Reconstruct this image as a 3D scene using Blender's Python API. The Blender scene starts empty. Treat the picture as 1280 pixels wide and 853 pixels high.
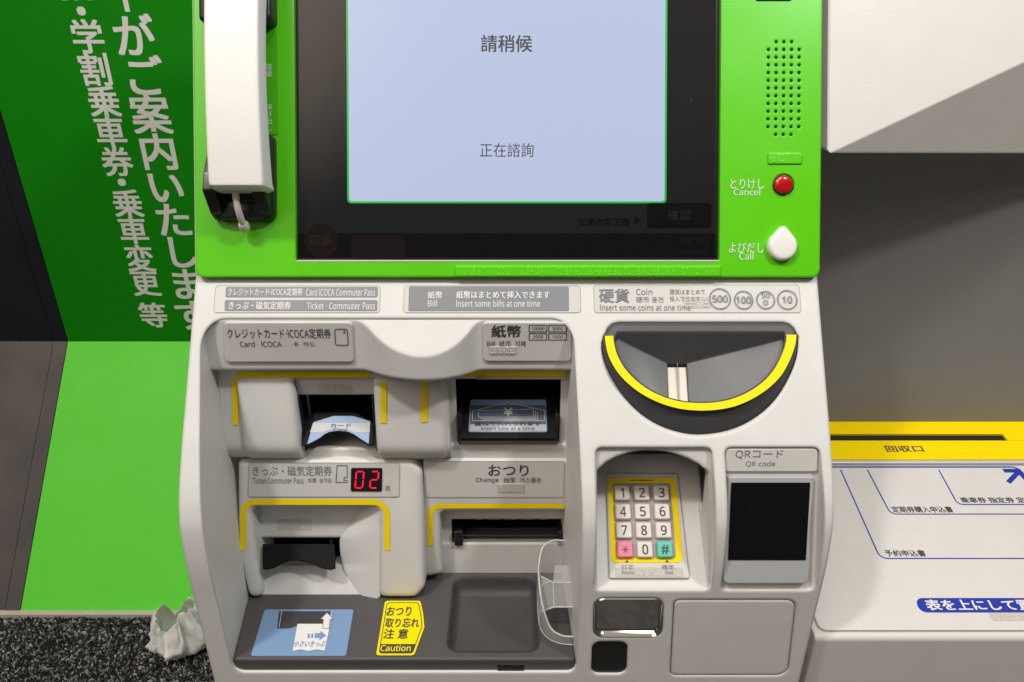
import bpy, bmesh, math, random
from mathutils import Vector, Matrix, noise
random.seed(7)
SC = bpy.context.scene
COL = SC.collection
H = 1.25                      # camera height above the carpet
FPX = 924.0                   # focal length in pixels of a 1280 px wide picture
TH = math.radians(26.0)       # camera pitch (downwards)
CT, ST = math.cos(TH), math.sin(TH)

# ------------------------------------------------------------ camera
cd = bpy.data.cameras.new('camera')
cam = bpy.data.objects.new('camera', cd)
COL.objects.link(cam)
cam.location = (0, 0, H)
cam.rotation_euler = (math.radians(90) - TH, 0, 0)
cd.sensor_width = 36.0
cd.lens = 36.0 * FPX / 1280.0
cd.clip_start = 0.02
cd.clip_end = 200
SC.camera = cam

# ------------------------------------------------------------ world, lamps, exposure
W = bpy.data.worlds.new('World')
SC.world = W
W.use_nodes = True
wn = W.node_tree.nodes
bgn = wn['Background']
tc = wn.new('ShaderNodeTexCoord'); sep = wn.new('ShaderNodeSeparateXYZ')
mr = wn.new('ShaderNodeMapRange'); rp = wn.new('ShaderNodeValToRGB')
W.node_tree.links.new(tc.outputs['Generated'], sep.inputs[0])
W.node_tree.links.new(sep.outputs['Z'], mr.inputs['Value'])
mr.inputs['From Min'].default_value = -1.0
W.node_tree.links.new(mr.outputs[0], rp.inputs[0])
rp.color_ramp.elements[0].color = (0.135, 0.135, 0.135, 1)
rp.color_ramp.elements[0].position = 0.40
rp.color_ramp.elements[1].color = (0.80, 0.71, 0.62, 1)
rp.color_ramp.elements[1].position = 0.93
e_ = rp.color_ramp.elements.new(0.77); e_.color = (0.115, 0.113, 0.110, 1)
# the lit part of the ceiling, behind and to the left of the viewer
dt = wn.new('ShaderNodeVectorMath'); dt.operation = 'DOT_PRODUCT'
dt.inputs[1].default_value = Vector((-.44, -.52, .74)).normalized()
W.node_tree.links.new(tc.outputs['Generated'], dt.inputs[0])
m2 = wn.new('ShaderNodeMapRange'); m2.interpolation_type = 'SMOOTHERSTEP'
m2.inputs['From Min'].default_value = .905; m2.inputs['From Max'].default_value = 1.0
W.node_tree.links.new(dt.outputs['Value'], m2.inputs['Value'])
vs_ = wn.new('ShaderNodeVectorMath'); vs_.operation = 'SCALE'; vs_.inputs[0].default_value = (4.2, 3.35, 2.75)
W.node_tree.links.new(m2.outputs[0], vs_.inputs['Scale'])
va = wn.new('ShaderNodeVectorMath'); va.operation = 'ADD'
W.node_tree.links.new(vs_.outputs[0], va.inputs[0]); W.node_tree.links.new(rp.outputs[0], va.inputs[1])
W.node_tree.links.new(va.outputs[0], bgn.inputs['Color'])
bgn.inputs['Strength'].default_value = 0.62

def lamp(name, loc, target, energy, size, col=(1, 0.985, 0.95)):
    l = bpy.data.lights.new(name, 'AREA')
    l.shape = 'DISK'; l.size = size; l.energy = energy; l.color = col
    o = bpy.data.objects.new(name, l)
    COL.objects.link(o)
    o.location = loc
    o.rotation_euler = (Vector(target) - Vector(loc)).to_track_quat('-Z', 'Y').to_euler()
    return o
lamp('ceiling_downlight', (-0.80, 0.0, H + 1.45), (-0.05, 0.62, 0.85), 20.0, 0.17)
lamp('ceiling_downlight', (1.0, -0.10, H + 1.45), (0.05, 0.62, 0.85), 20.0, 0.17)
lamp('overhead_fill_light', (0.1, 0.18, H + 1.5), (0.0, 0.7, 0.7), 9.5, 0.7)  # added soft fill from overhead, not a known fitting
SC.view_settings.view_transform = 'Standard'
SC.view_settings.look = 'None'
SC.view_settings.gamma = 1.0
SC.view_settings.exposure = 0.0
SC.render.engine = 'CYCLES'
SC.cycles.use_denoising = True
SC.cycles.max_bounces = 8
SC.cycles.transparent_max_bounces = 12
SC.cycles.caustics_reflective = False
SC.cycles.caustics_refractive = False

# ------------------------------------------------------------ materials
MATS = {}
def mat(name, col, rough=0.5, bevel=0.0, bump=0.0, bscale=600.0, metal=0.0, emit=None, estr=1.0,
        spec=0.5, wear=0.0, trans=0.0, alpha=1.0, coat=0.0, ior=1.5):
    m = bpy.data.materials.new(name); m.use_nodes = True
    n = m.node_tree.nodes; L = m.node_tree.links
    b = n['Principled BSDF']
    b.inputs['Base Color'].default_value = (*col, 1)
    b.inputs['Roughness'].default_value = rough
    b.inputs['Metallic'].default_value = metal
    b.inputs['Specular IOR Level'].default_value = spec
    b.inputs['Transmission Weight'].default_value = trans
    b.inputs['Alpha'].default_value = alpha
    b.inputs['Coat Weight'].default_value = coat
    b.inputs['IOR'].default_value = ior
    if emit:
        b.inputs['Emission Color'].default_value = (*emit, 1)
        b.inputs['Emission Strength'].default_value = estr
    if wear > 0:      # handling smudges: uneven gloss and a slightly uneven tone
        t = n.new('ShaderNodeTexCoord')
        nz = n.new('ShaderNodeTexNoise'); nz.inputs['Scale'].default_value = 9.0; nz.inputs['Detail'].default_value = 6
        L.new(t.outputs['Object'], nz.inputs['Vector'])
        r = n.new('ShaderNodeMapRange')
        r.inputs['From Min'].default_value = .3; r.inputs['From Max'].default_value = .7
        r.inputs['To Min'].default_value = rough - wear * .5; r.inputs['To Max'].default_value = rough + wear * .5
        L.new(nz.outputs['Fac'], r.inputs['Value']); L.new(r.outputs[0], b.inputs['Roughness'])
        nz2 = n.new('ShaderNodeTexNoise'); nz2.inputs['Scale'].default_value = 38.0; nz2.inputs['Detail'].default_value = 5
        L.new(t.outputs['Object'], nz2.inputs['Vector'])
        r2 = n.new('ShaderNodeMapRange')
        r2.inputs['From Min'].default_value = .3; r2.inputs['From Max'].default_value = .7
        r2.inputs['To Min'].default_value = 1 - wear * .22; r2.inputs['To Max'].default_value = 1.0
        L.new(nz2.outputs['Fac'], r2.inputs['Value'])
        mx = n.new('ShaderNodeVectorMath'); mx.operation = 'SCALE'
        mx.inputs[0].default_value = col
        L.new(r2.outputs[0], mx.inputs['Scale']); L.new(mx.outputs[0], b.inputs['Base Color'])
    last = None
    if bevel > 0:
        bv = n.new('ShaderNodeBevel'); bv.samples = 6
        bv.inputs['Radius'].default_value = bevel
        last = bv.outputs[0]
    if bump > 0:
        t = n.new('ShaderNodeTexCoord')
        nz = n.new('ShaderNodeTexNoise'); nz.inputs['Scale'].default_value = bscale; nz.inputs['Detail'].default_value = 3
        L.new(t.outputs['Object'], nz.inputs['Vector'])
        bp = n.new('ShaderNodeBump'); bp.inputs['Strength'].default_value = bump; bp.inputs['Distance'].default_value = 0.001
        L.new(nz.outputs['Fac'], bp.inputs['Height'])
        if last: L.new(last, bp.inputs['Normal'])
        last = bp.outputs[0]
    if last: L.new(last, b.inputs['Normal'])
    MATS[name] = m
    return m
mat('white_plastic', (.66, .652, .632), .48, bevel=.0045, bump=.14, bscale=900, wear=.22)
mat('white_plastic_soft', (.66, .652, .632), .46, bevel=.009, bump=.12, bscale=900, wear=.18)
mat('white_plate', (.60, .587, .565), .42, bevel=.001, bump=.08, bscale=900, wear=.16)
mat('hood_plastic', (.63, .61, .58), .5, bevel=.003, bump=.16, bscale=520, wear=.15)
mat('handset_plastic', (.79, .765, .73), .42, bevel=.003, bump=.08, bscale=700, wear=.1)
mat('silver_edge', (.7, .69, .67), .3, metal=.3)
mat('green_plastic', (.10, .56, .002), .30, bevel=.0025, bump=.03, bscale=500, wear=.12, coat=.2)
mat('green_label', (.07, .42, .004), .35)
mat('wall_green_shaded', (.006, .235, .003), .45, spec=.2, bump=.12, bscale=260, wear=.12)  # upright part of the green wall, its shade put into the colour
mat('wall_green_lit', (.115, .78, .035), .42, spec=.3, bump=.08, bscale=260, wear=.12)  # same green on the slope, the stronger light put into the colour
mat('wall_black', (.010, .010, .016), .38, bump=.1, bscale=260, wear=.15)
mat('wall_grey', (.055, .051, .053), .45, bump=.1, bscale=260, wear=.15)
mat('wall_text', (.74, .72, .68), .5)
mat('cream_trim', (.66, .60, .52), .5, wear=.3)
mat('black_plastic', (.012, .012, .013), .32, bevel=.002, bump=.05)
mat('mouth_black', (.0035, .0035, .004), .55, spec=.12, bevel=.001)
mat('black_matt', (.006, .006, .007), .6)
mat('dark_grey', (.060, .060, .064), .5, bevel=.0035, bump=.4, bscale=1100, wear=.2)
mat('bowl_grey', (.13, .132, .138), .5, bevel=.003, bump=.4, bscale=1100, wear=.22)
mat('tray_grey', (.072, .067, .068), .48, bevel=.0035, bump=.6, bscale=900, wear=.25)
mat('yellow', (.88, .66, .001), .5, spec=.15, bump=.05, wear=.1)
mat('yellow_bright', (.80, .68, .001), .5, spec=.12, wear=.06)
mat('screen_glass', (.012, .012, .013), .06, spec=.5)
mat('screen_dim', (.017, .017, .019), .07)
mat('screen_black', (.004, .004, .004), .05)
mat('screen_red_faint', (.0095, .0065, .0065), .07)
mat('screen_red', (.011, .0065, .0065), .07)
mat('screen_text_dim', (.020, .018, .0175), .1)
mat('screen_text_dark', (.010, .010, .011), .2)
mat('lcd', (.02, .02, .02), .2, emit=(.515, .585, .80), estr=.92)
mat('lcd_green', (.0, .1, .01), .3, emit=(.0, .50, .03), estr=.8)
mat('lcd_ink', (.03, .025, .03), .4)
mat('ink', (.045, .045, .05), .5)
mat('ink_grey', (.17, .175, .20), .5)
mat('ink_blue_grey', (.10, .11, .20), .5)
mat('label_grey', (.20, .21, .228), .4, wear=.1)
mat('label_film', (.60, .585, .56), .28, wear=.1)
mat('film_edge', (.36, .345, .325), .4)
mat('white_text', (.72, .71, .70), .5)
mat('white_ink', (.48, .48, .49), .45)
mat('sticker_blue', (.18, .30, .50), .4, wear=.1)
mat('sticker_navy', (.045, .075, .13), .4)
mat('red_button', (.42, .003, .006), .12, coat=.6)
mat('key_white', (.66, .62, .57), .38, bevel=.0012)
mat('key_pink', (.72, .21, .33), .38, bevel=.0012)
mat('key_teal', (.11, .52, .40), .38, bevel=.0012)
mat('key_bed', (.30, .27, .27), .5)
mat('braille_clear', (.60, .575, .50), .25, alpha=.30)
mat('braille_dot', (.68, .66, .60), .25)
mat('green_dot', (.30, .72, .10), .25)
mat('led_black', (.012, .010, .012), .15)
mat('led_red', (.2, .0, .01), .3, emit=(1.0, .012, .05), estr=1.1)
mat('chrome', (.62, .60, .57), .07, metal=1.0)
mat('metal_cream', (.80, .75, .66), .35, metal=.35)
mat('steel', (.55, .53, .5), .25, metal=.9)
mat('acrylic', (.80, .81, .81), .04, alpha=.27, spec=1.0, ior=1.8)
mat('acrylic_edge_glint', (.85, .84, .81), .12, alpha=.75)  # whitish colour painting the bright glints on the clear sheet's edges
mat('recess_grey', (.185, .182, .177), .5, bump=.2, bscale=420, wear=.15)
mat('blue_ink', (.012, .03, .36), .45)
mat('tray_white', (.64, .63, .61), .4, bump=.05, wear=.18)
mat('bezel_grey', (.40, .405, .415), .35, bevel=.0015)
mat('qr_glass', (.003, .003, .003), .05)
mat('cord_white', (.70, .64, .57), .4)

def dust(name, scale, size, tone):
    m = MATS[name]; n = m.node_tree.nodes; L = m.node_tree.links; b = n['Principled BSDF']
    base = tuple(b.inputs['Base Color'].default_value)
    t = n.new('ShaderNodeTexCoord'); mp = n.new('ShaderNodeMapping'); mp.inputs['Scale'].default_value = (1.0, .55, .7); mp.inputs['Rotation'].default_value = (.3, .2, .6)
    v = n.new('ShaderNodeTexVoronoi'); v.inputs['Scale'].default_value = scale
    L.new(t.outputs['Object'], mp.inputs[0]); L.new(mp.outputs[0], v.inputs['Vector'])
    sc = n.new('ShaderNodeSeparateColor'); L.new(v.outputs['Color'], sc.inputs[0])
    ml = n.new('ShaderNodeMath'); ml.operation = 'MULTIPLY'; ml.inputs[1].default_value = size
    L.new(sc.outputs[0], ml.inputs[0])
    lt = n.new('ShaderNodeMath'); lt.operation = 'LESS_THAN'
    L.new(v.outputs['Distance'], lt.inputs[0]); L.new(ml.outputs[0], lt.inputs[1])
    mx = n.new('ShaderNodeMix'); mx.data_type = 'RGBA'
    mx.inputs[6].default_value = base; mx.inputs[7].default_value = (*tone, 1)
    L.new(lt.outputs[0], mx.inputs[0]); L.new(mx.outputs[2], b.inputs['Base Color'])
dust('screen_glass', 85, .045, (.06, .06, .06)); dust('qr_glass', 140, .05, (.06, .06, .06))

# ------------------------------------------------------------ geometry helpers
def ray(px, py):
    u = (px - 640) / FPX; v = (py - 426.5) / FPX
    return Vector((u, CT - v * ST, -(v * CT + ST)))
CAMP = Vector((0, 0, H))

class Frame:
    """a plane in the place: origin, right, up, outward normal"""
    def __init__(s, o, u, v):
        s.o = Vector(o); s.u = Vector(u).normalized(); s.v = Vector(v).normalized(); s.n = s.u.cross(s.v).normalized()
    def pt(s, a, b, h=0.0): return s.o + s.u * a + s.v * b + s.n * h
    def loc(s, px, py, h=0.0):
        d = ray(px, py); t = ((s.o + s.n * h) - CAMP).dot(s.n) / d.dot(s.n)
        p = CAMP + d * t - s.o
        return (p.dot(s.u), p.dot(s.v))
    def P(s, px, py, h=0.0):
        a, b = s.loc(px, py, h); return s.pt(a, b, h)
    def poly(s, pts, h=0.0): return [(*s.loc(p[0], p[1], h), p[2] if len(p) > 2 else 0.0) for p in pts]
    def rect(s, x0, y0, x1, y1, r=0.0, h=0.0):
        xm, ym = (x0 + x1) / 2, (y0 + y1) / 2
        a0 = s.loc(x0, ym, h)[0]; a1 = s.loc(x1, ym, h)[0]; b0 = s.loc(xm, y1, h)[1]; b1 = s.loc(xm, y0, h)[1]
        return [(a0, b0, r), (a1, b0, r), (a1, b1, r), (a0, b1, r)]
    def off(s, d): return Frame(s.o + s.n * d, s.u, s.v)

def tilted(Y, Z, deg):
    """plane facing the viewer, leaning back by deg, through (Y, Z below the camera)"""
    r = math.radians(deg)
    return Frame((0, Y, H + Z), (1, 0, 0), (0, math.sin(r), math.cos(r)))

def rounded(poly, n=6, least=0.0):
    """polygon of (a, b, radius) -> points, counter-clockwise"""
    pts = [Vector((p[0], p[1])) for p in poly]
    area = sum(pts[i].x * pts[(i + 1) % len(pts)].y - pts[(i + 1) % len(pts)].x * pts[i].y for i in range(len(pts)))
    pl = list(poly)
    if area < 0: pl.reverse()
    out = []
    N = len(pl)
    for i in range(N):
        p = Vector(pl[i][:2]); a = Vector(pl[i - 1][:2]); c = Vector(pl[(i + 1) % N][:2]); r = pl[i][2] if len(pl[i]) > 2 else 0
        d1 = (a - p); d2 = (c - p)
        if least > 0 and d1.x * d2.y - d1.y * d2.x < -1e-9: r = max(r, least)      # a bevelled corner needs room
        if r <= 1e-7 or d1.length < 1e-8 or d2.length < 1e-8:
            out.append(p); continue
        d1n, d2n = d1.normalized(), d2.normalized()
        ang = math.acos(max(-1, min(1, d1n.dot(d2n))))
        if ang > math.pi - .02: out.append(p); continue
        t = min(r / math.tan(ang / 2), d1.length * .49, d2.length * .49)
        rr = t * math.tan(ang / 2)
        cen = p + (d1n + d2n).normalized() * (rr / math.sin(ang / 2))
        s0 = p + d1n * t - cen; s1 = p + d2n * t - cen
        a0 = math.atan2(s0.y, s0.x); da = math.atan2(s1.y, s1.x) - a0
        while da > math.pi: da -= 2 * math.pi
        while da < -math.pi: da += 2 * math.pi
        for k in range(n + 1):
            q = a0 + da * k / n
            out.append(cen + Vector((math.cos(q), math.sin(q))) * rr)
    return out

def inset(pts, d):
    out = []; N = len(pts)
    for i in range(N):
        a, p, c = pts[i - 1], pts[i], pts[(i + 1) % N]
        e1 = (p - a); e2 = (c - p)
        if e1.length < 1e-9: e1 = e2
        if e2.length < 1e-9: e2 = e1
        n1 = Vector((-e1.y, e1.x)).normalized(); n2 = Vector((-e2.y, e2.x)).normalized()
        m = (n1 + n2)
        if m.length < 1e-6: m = n1.copy()
        m.normalize()
        out.append(p + m * (d / max(.35, m.dot(n1))))
    return out

class MB:
    def __init__(s): s.v = []; s.f = []; s.mi = []; s.ms = []; s.flat = set()
    def m(s, name):
        if name not in s.ms: s.ms.append(name)
        return s.ms.index(name)
    def face(s, pts, mname):
        k = len(s.v); s.v += [tuple(p) for p in pts]; s.f.append(list(range(k, k + len(pts)))); s.mi.append(s.m(mname))
    def rings(s, rs, mname, cap0=True, cap1=True, closed=True):
        k = len(s.v); n = len(rs[0]); mi = s.m(mname)
        for r in rs: s.v += [tuple(p) for p in r]
        for i in range(len(rs) - 1):
            for j in range(n if closed else n - 1):
                a = k + i * n + j; b = k + i * n + (j + 1) % n
                s.f.append([a, b, b + n, a + n]); s.mi.append(mi)
        if cap0: s.flat.add(len(s.f)); s.f.append(list(range(k + n - 1, k - 1, -1))); s.mi.append(mi)
        if cap1: s.flat.add(len(s.f)); s.f.append(list(range(k + (len(rs) - 1) * n, k + len(rs) * n))); s.mi.append(mi)
    def slab(s, F, poly, h0, h1, mname, bev=0.0, nb=4, n=6):
        pts = rounded(poly, n, bev * 1.15)
        rs = [[F.pt(p.x, p.y, h0) for p in pts]]
        if bev > 0:
            for i in range(nb + 1):
                q = math.pi / 2 * i / nb
                ip = inset(pts, bev * (1 - math.cos(q)))
                rs.append([F.pt(p.x, p.y, h1 - bev + bev * math.sin(q)) for p in ip])
        else: rs.append([F.pt(p.x, p.y, h1) for p in pts])
        s.rings(rs, mname)
    def sheet(s, F, poly, h, mname, n=6):
        s.face([F.pt(p.x, p.y, h) for p in rounded(poly, n)], mname)
    def strip(s, F, A, B, h, mname, thick=0.0004):
        """band between two equally long px polylines on F"""
        pa = [F.loc(*p) for p in A]; pb = [F.loc(*p) for p in B]
        for i in range(len(pa) - 1):
            s.face([F.pt(*q, h) for q in (pa[i], pa[i + 1], pb[i + 1], pb[i])], mname)
    def path(s, F, pts, w, h, mname, closed=False, n=6):
        """constant-width line along local (a,b,r) polyline, laid at height h"""
        if closed:
            c = rounded(pts, n)
        else:
            c = []
            N = len(pts)
            for i, p in enumerate(pts):
                if 0 < i < N - 1 and len(p) > 2 and p[2] > 0:
                    tri = rounded_corner(pts[i - 1], p, pts[i + 1], p[2], n); c += tri
                else: c.append(Vector(p[:2]))
        N = len(c); l = []; r = []
        for i in range(N):
            if closed: e1 = c[i] - c[i - 1]; e2 = c[(i + 1) % N] - c[i]
            else:
                e1 = c[i] - c[i - 1] if i else c[1] - c[0]; e2 = c[i + 1] - c[i] if i < N - 1 else e1
            n1 = Vector((-e1.y, e1.x)).normalized(); n2 = Vector((-e2.y, e2.x)).normalized()
            m = (n1 + n2).normalized(); k = w / 2 / max(.4, m.dot(n1))
            l.append(c[i] + m * k); r.append(c[i] - m * k)
        for i in range(N if closed else N - 1):
            j = (i + 1) % N
            s.face([F.pt(*l[i], h), F.pt(*r[i], h), F.pt(*r[j], h), F.pt(*l[j], h)], mname)
    def text(s, F, body, x0, y0, x1, y1, mname, h=0.0006, bold=0.0):
        """writing whose ink fills the box x0..x1, y0..y1 seen on F"""
        R = F.rect(x0, y0, x1, y1)
        s.text_local(F, body, R[0][0], R[0][1], R[2][0], R[2][1], mname, h, bold)
    def text_local(s, F, body, a0, b0, a1, b1, mname, h=0.0006, bold=0.0, keep=False):
        vs, fs = glyphs(body)
        X0 = min(v[0] for v in vs); X1 = max(v[0] for v in vs); Y0 = min(v[1] for v in vs); Y1 = max(v[1] for v in vs)
        if keep:      # keep the letter's own shape, centred on the box, box height = 1 em
            sc = (b1 - b0); cx, cy = (a0 + a1) / 2, (b0 + b1) / 2
            sx = sy = sc; ox = cx - keep[0] * sc; oy = cy - keep[1] * sc
            X0 = Y0 = 0
        else:
            sx = (a1 - a0) / max(1e-6, X1 - X0); sy = (b1 - b0) / max(1e-6, Y1 - Y0); ox, oy = a0, b0
        mi = s.m(mname)
        d = max(0.0, bold) * 1.3       # heavier strokes: the letter printed four times, a hair apart
        shifts = [(0, 0)] if d < 1e-5 else [(-d, -d * .6), (d, -d * .6), (d, d * .6), (-d, d * .6)]
        for q, (dx, dy) in enumerate(shifts):
            k = len(s.v)
            s.v += [tuple(F.pt(ox + (v[0] + dx - X0) * sx, oy + (v[1] + dy - Y0) * sy, h + q * .00003)) for v in vs]
            for f in fs: s.f.append([k + i for i in f]); s.mi.append(mi)
    def ball(s, F, a, b, h, r, hh, mname, n=8, m=2):
        rs = []
        for i in range(m + 1):
            q = math.pi / 2 * i / (m + .35)
            rs.append([F.pt(a + r * math.cos(q) * math.cos(2 * math.pi * j / n), b + r * math.cos(q) * math.sin(2 * math.pi * j / n), h + hh * math.sin(q)) for j in range(n)])
        s.rings(rs, mname, cap0=False)
    def tube(s, pts, rad, mname, n=12):
        rs = []
        for i, p in enumerate(pts):
            t = (Vector(pts[min(i + 1, len(pts) - 1)]) - Vector(pts[max(i - 1, 0)])).normalized()
            x = t.cross(Vector((0.3, 0.1, 1))).normalized(); y = t.cross(x)
            r = rad[i] if isinstance(rad, (list, tuple)) else rad
            rs.append([Vector(p) + x * r * math.cos(2 * math.pi * k / n) + y * r * math.sin(2 * math.pi * k / n) for k in range(n)])
        s.rings(rs, mname)
    def build(s, name, parent=None, smooth=None, fix=True):
        me = bpy.data.meshes.new(name)
        me.from_pydata(s.v, [], s.f)
        for m in s.ms: me.materials.append(MATS[m])
        me.polygons.foreach_set('material_index', s.mi)
        if fix:
            bm = bmesh.new(); bm.from_mesh(me); bmesh.ops.recalc_face_normals(bm, faces=bm.faces); bm.to_mesh(me); bm.free()
        if smooth:
            me.polygons.foreach_set('use_smooth', [i not in s.flat for i in range(len(me.polygons))])
            me.set_sharp_from_angle(angle=math.radians(smooth))
        o = bpy.data.objects.new(name, me); COL.objects.link(o)
        if parent is not None: attach(o, parent)
        return o

def rounded_corner(a, p, c, r, n):
    tri = rounded([(*a[:2], 0), (*p[:2], r), (*c[:2], 0)], n)
    A = Vector(a[:2])
    cor = [q for q in tri if (q - A).length > 1e-9 and (q - Vector(c[:2])).length > 1e-9]
    if cor and (cor[0] - A).length > (cor[-1] - A).length: cor.reverse()
    return cor

GL = {}
_fc = bpy.data.curves.new('writing', 'FONT')
_fo = bpy.data.objects.new('writing', _fc)
COL.objects.link(_fo)
def glyphs(body):
    key = body
    if key in GL: return GL[key]
    t_ = ''
    for ch in body:            # plain sans-serif Latin letters and figures
        if 'A' <= ch <= 'Z': ch = chr(0x1D5C5) if ch == 'I' else chr(0x1D5A0 + ord(ch) - 65)
        elif 'a' <= ch <= 'z': ch = chr(0x1D5BA + ord(ch) - 97)
        elif '0' <= ch <= '9': ch = chr(0x1D7E2 + ord(ch) - 48)
        t_ += ch
    _fc.body = t_; _fc.resolution_u = 4
    bpy.context.view_layer.update()
    dg = bpy.context.evaluated_depsgraph_get()
    me = bpy.data.meshes.new_from_object(_fo.evaluated_get(dg))
    GL[key] = ([(v.co.x, v.co.y) for v in me.vertices], [list(p.vertices) for p in me.polygons])
    bpy.data.meshes.remove(me)
    return GL[key]

def attach(o, parent):
    bpy.context.view_layer.update()
    o.parent = parent
    o.matrix_parent_inverse = parent.matrix_world.inverted()

def thing(name, label, cat, loc, group=None):
    o = bpy.data.objects.new(name, None); COL.objects.link(o)
    o.location = loc; o.empty_display_size = .05
    o['label'] = label; o['category'] = cat
    if group: o['group'] = group
    bpy.context.view_layer.update()
    return o
def tag(o, label, cat):
    o['label'] = label; o['category'] = cat; return o

def boolean(o, cutters):
    for c in cutters:
        md = o.modifiers.new('cut', 'BOOLEAN'); md.operation = 'DIFFERENCE'; md.object = c; md.solver = 'EXACT'
    bpy.context.view_layer.update()
    dg = bpy.context.evaluated_depsgraph_get()
    me = bpy.data.meshes.new_from_object(o.evaluated_get(dg))
    o.modifiers.clear()
    mats = list(o.data.materials)
    o.data = me
    if not len(me.materials):
        for m in mats: me.materials.append(m)
    for c in cutters: bpy.data.objects.remove(c)

# ------------------------------------------------------------ carpet floor
mb = MB()
mb.face([(-4, -3, 0), (4, -3, 0), (4, 3, 0), (-4, 3, 0)], 'black_matt')
floor = mb.build('floor', fix=False)
floor['kind'] = 'structure'
m = bpy.data.materials.new('carpet'); m.use_nodes = True
n = m.node_tree.nodes; L = m.node_tree.links
t = n.new('ShaderNodeTexCoord'); vo = n.new('ShaderNodeTexVoronoi'); vo.inputs['Scale'].default_value = 260
L.new(t.outputs['Object'], vo.inputs['Vector'])
cr = n.new('ShaderNodeValToRGB')
cr.color_ramp.elements[0].color = (.012, .012, .013, 1); cr.color_ramp.elements[0].position = .35
cr.color_ramp.elements[1].color = (.22, .22, .22, 1); cr.color_ramp.elements[1].position = .95
sp = n.new('ShaderNodeSeparateColor'); L.new(vo.outputs['Color'], sp.inputs[0]); L.new(sp.outputs[0], cr.inputs[0])
L.new(cr.outputs[0], n['Principled BSDF'].inputs['Base Color']); n['Principled BSDF'].inputs['Roughness'].default_value = .95
bp = n.new('ShaderNodeBump'); bp.inputs['Strength'].default_value = .8; bp.inputs['Distance'].default_value = .003
L.new(vo.outputs['Distance'], bp.inputs['Height']); L.new(bp.outputs[0], n['Principled BSDF'].inputs['Normal'])
floor.data.materials.clear(); floor.data.materials.append(m)
mat('pile_black', (.012, .012, .013), .9); mat('pile_dark', (.045, .045, .047), .9)
mat('pile_grey', (.20, .20, .205), .9); mat('pile_light', (.44, .435, .43), .85)
mb = MB()
cols = ['pile_black'] * 7 + ['pile_dark'] * 5 + ['pile_grey'] * 4 + ['pile_light'] * 2
for name in ('pile_black', 'pile_dark', 'pile_grey', 'pile_light'): mb.m(name)
y = .70
while y < 1.185:
    x = -1.30
    while x < -.27:
        px_, py_ = x + random.uniform(-.003, .003), y + random.uniform(-.003, .003)
        x += .0043
        an = random.uniform(0, 6.283); ln = random.uniform(.0018, .0044); wd = random.uniform(.0008, .0015); hh = random.uniform(.003, .0075)
        c, s_ = math.cos(an), math.sin(an)
        tx, ty = random.uniform(-.002, .002), random.uniform(-.002, .002)
        P = lambda a, b, z: (px_ + a * c - b * s_ + tx * (z / .005), py_ + a * s_ + b * c + ty * (z / .005), z)
        mb.rings([[P(-ln, -wd, 0.0005), P(ln, -wd, 0.0005), P(ln, wd, 0.0005), P(-ln, wd, 0.0005)],
                  [P(-ln * .8, -wd * .9, hh * .7), P(ln * .8, -wd * .9, hh * .7), P(ln * .8, wd * .9, hh * .7), P(-ln * .8, wd * .9, hh * .7)],
                  [P(-ln * .4, -wd * .3, hh), P(ln * .4, -wd * .3, hh), P(ln * .4, wd * .3, hh), P(-ln * .4, wd * .3, hh)]],
                 random.choice(cols), cap0=False)
    y += .0043
pile = mb.build('carpet_pile', fix=False)
pile['kind'] = 'stuff'; pile['label'] = 'speckled black and grey looped carpet pile'; pile['category'] = 'carpet'

# ------------------------------------------------------------ the wall behind: upright above, sloping out to the floor below
YW, ZC, YB = 1.609, H - .785, 1.187
WALL = Frame((0, YW, 0), (1, 0, 0), (0, 0, 1))
SLOPE = Frame((0, YW, ZC), (1, 0, 0), (0, YW - YB, ZC - .002))
XG = -1.075
def wall_piece(x0, x1, up, low, name, label):
    root = thing(name, label, 'wall panel', ((x0 + x1) / 2, YW, 0))
    return root
gw = wall_piece(XG, 1.6, 0, 0, 'green_wall', 'green wall with large white Japanese lettering, bending outwards near the floor')
mb = MB(); mb.slab(WALL, [(XG, ZC), (1.6, ZC), (1.6, 2.7), (XG, 2.7)], -.03, 0, 'wall_green_shaded')
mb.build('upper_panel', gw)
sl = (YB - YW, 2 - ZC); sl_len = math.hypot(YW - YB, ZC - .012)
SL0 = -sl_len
mb = MB(); mb.slab(SLOPE, [(XG, SL0), (1.6, SL0), (1.6, -.001), (XG, -.001)], -.03, 0, 'wall_green_lit')
mb.build('sloping_panel', gw)
mb = MB(); mb.slab(Frame((0, YB - .004, 0), (1, 0, 0), (0, 0, 1)), [(XG - 1.0, 0), (1.6, 0), (1.6, .011), (XG - 1.0, .011)], -.03, 0, 'cream_trim')
mb.build('skirting', gw)
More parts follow.
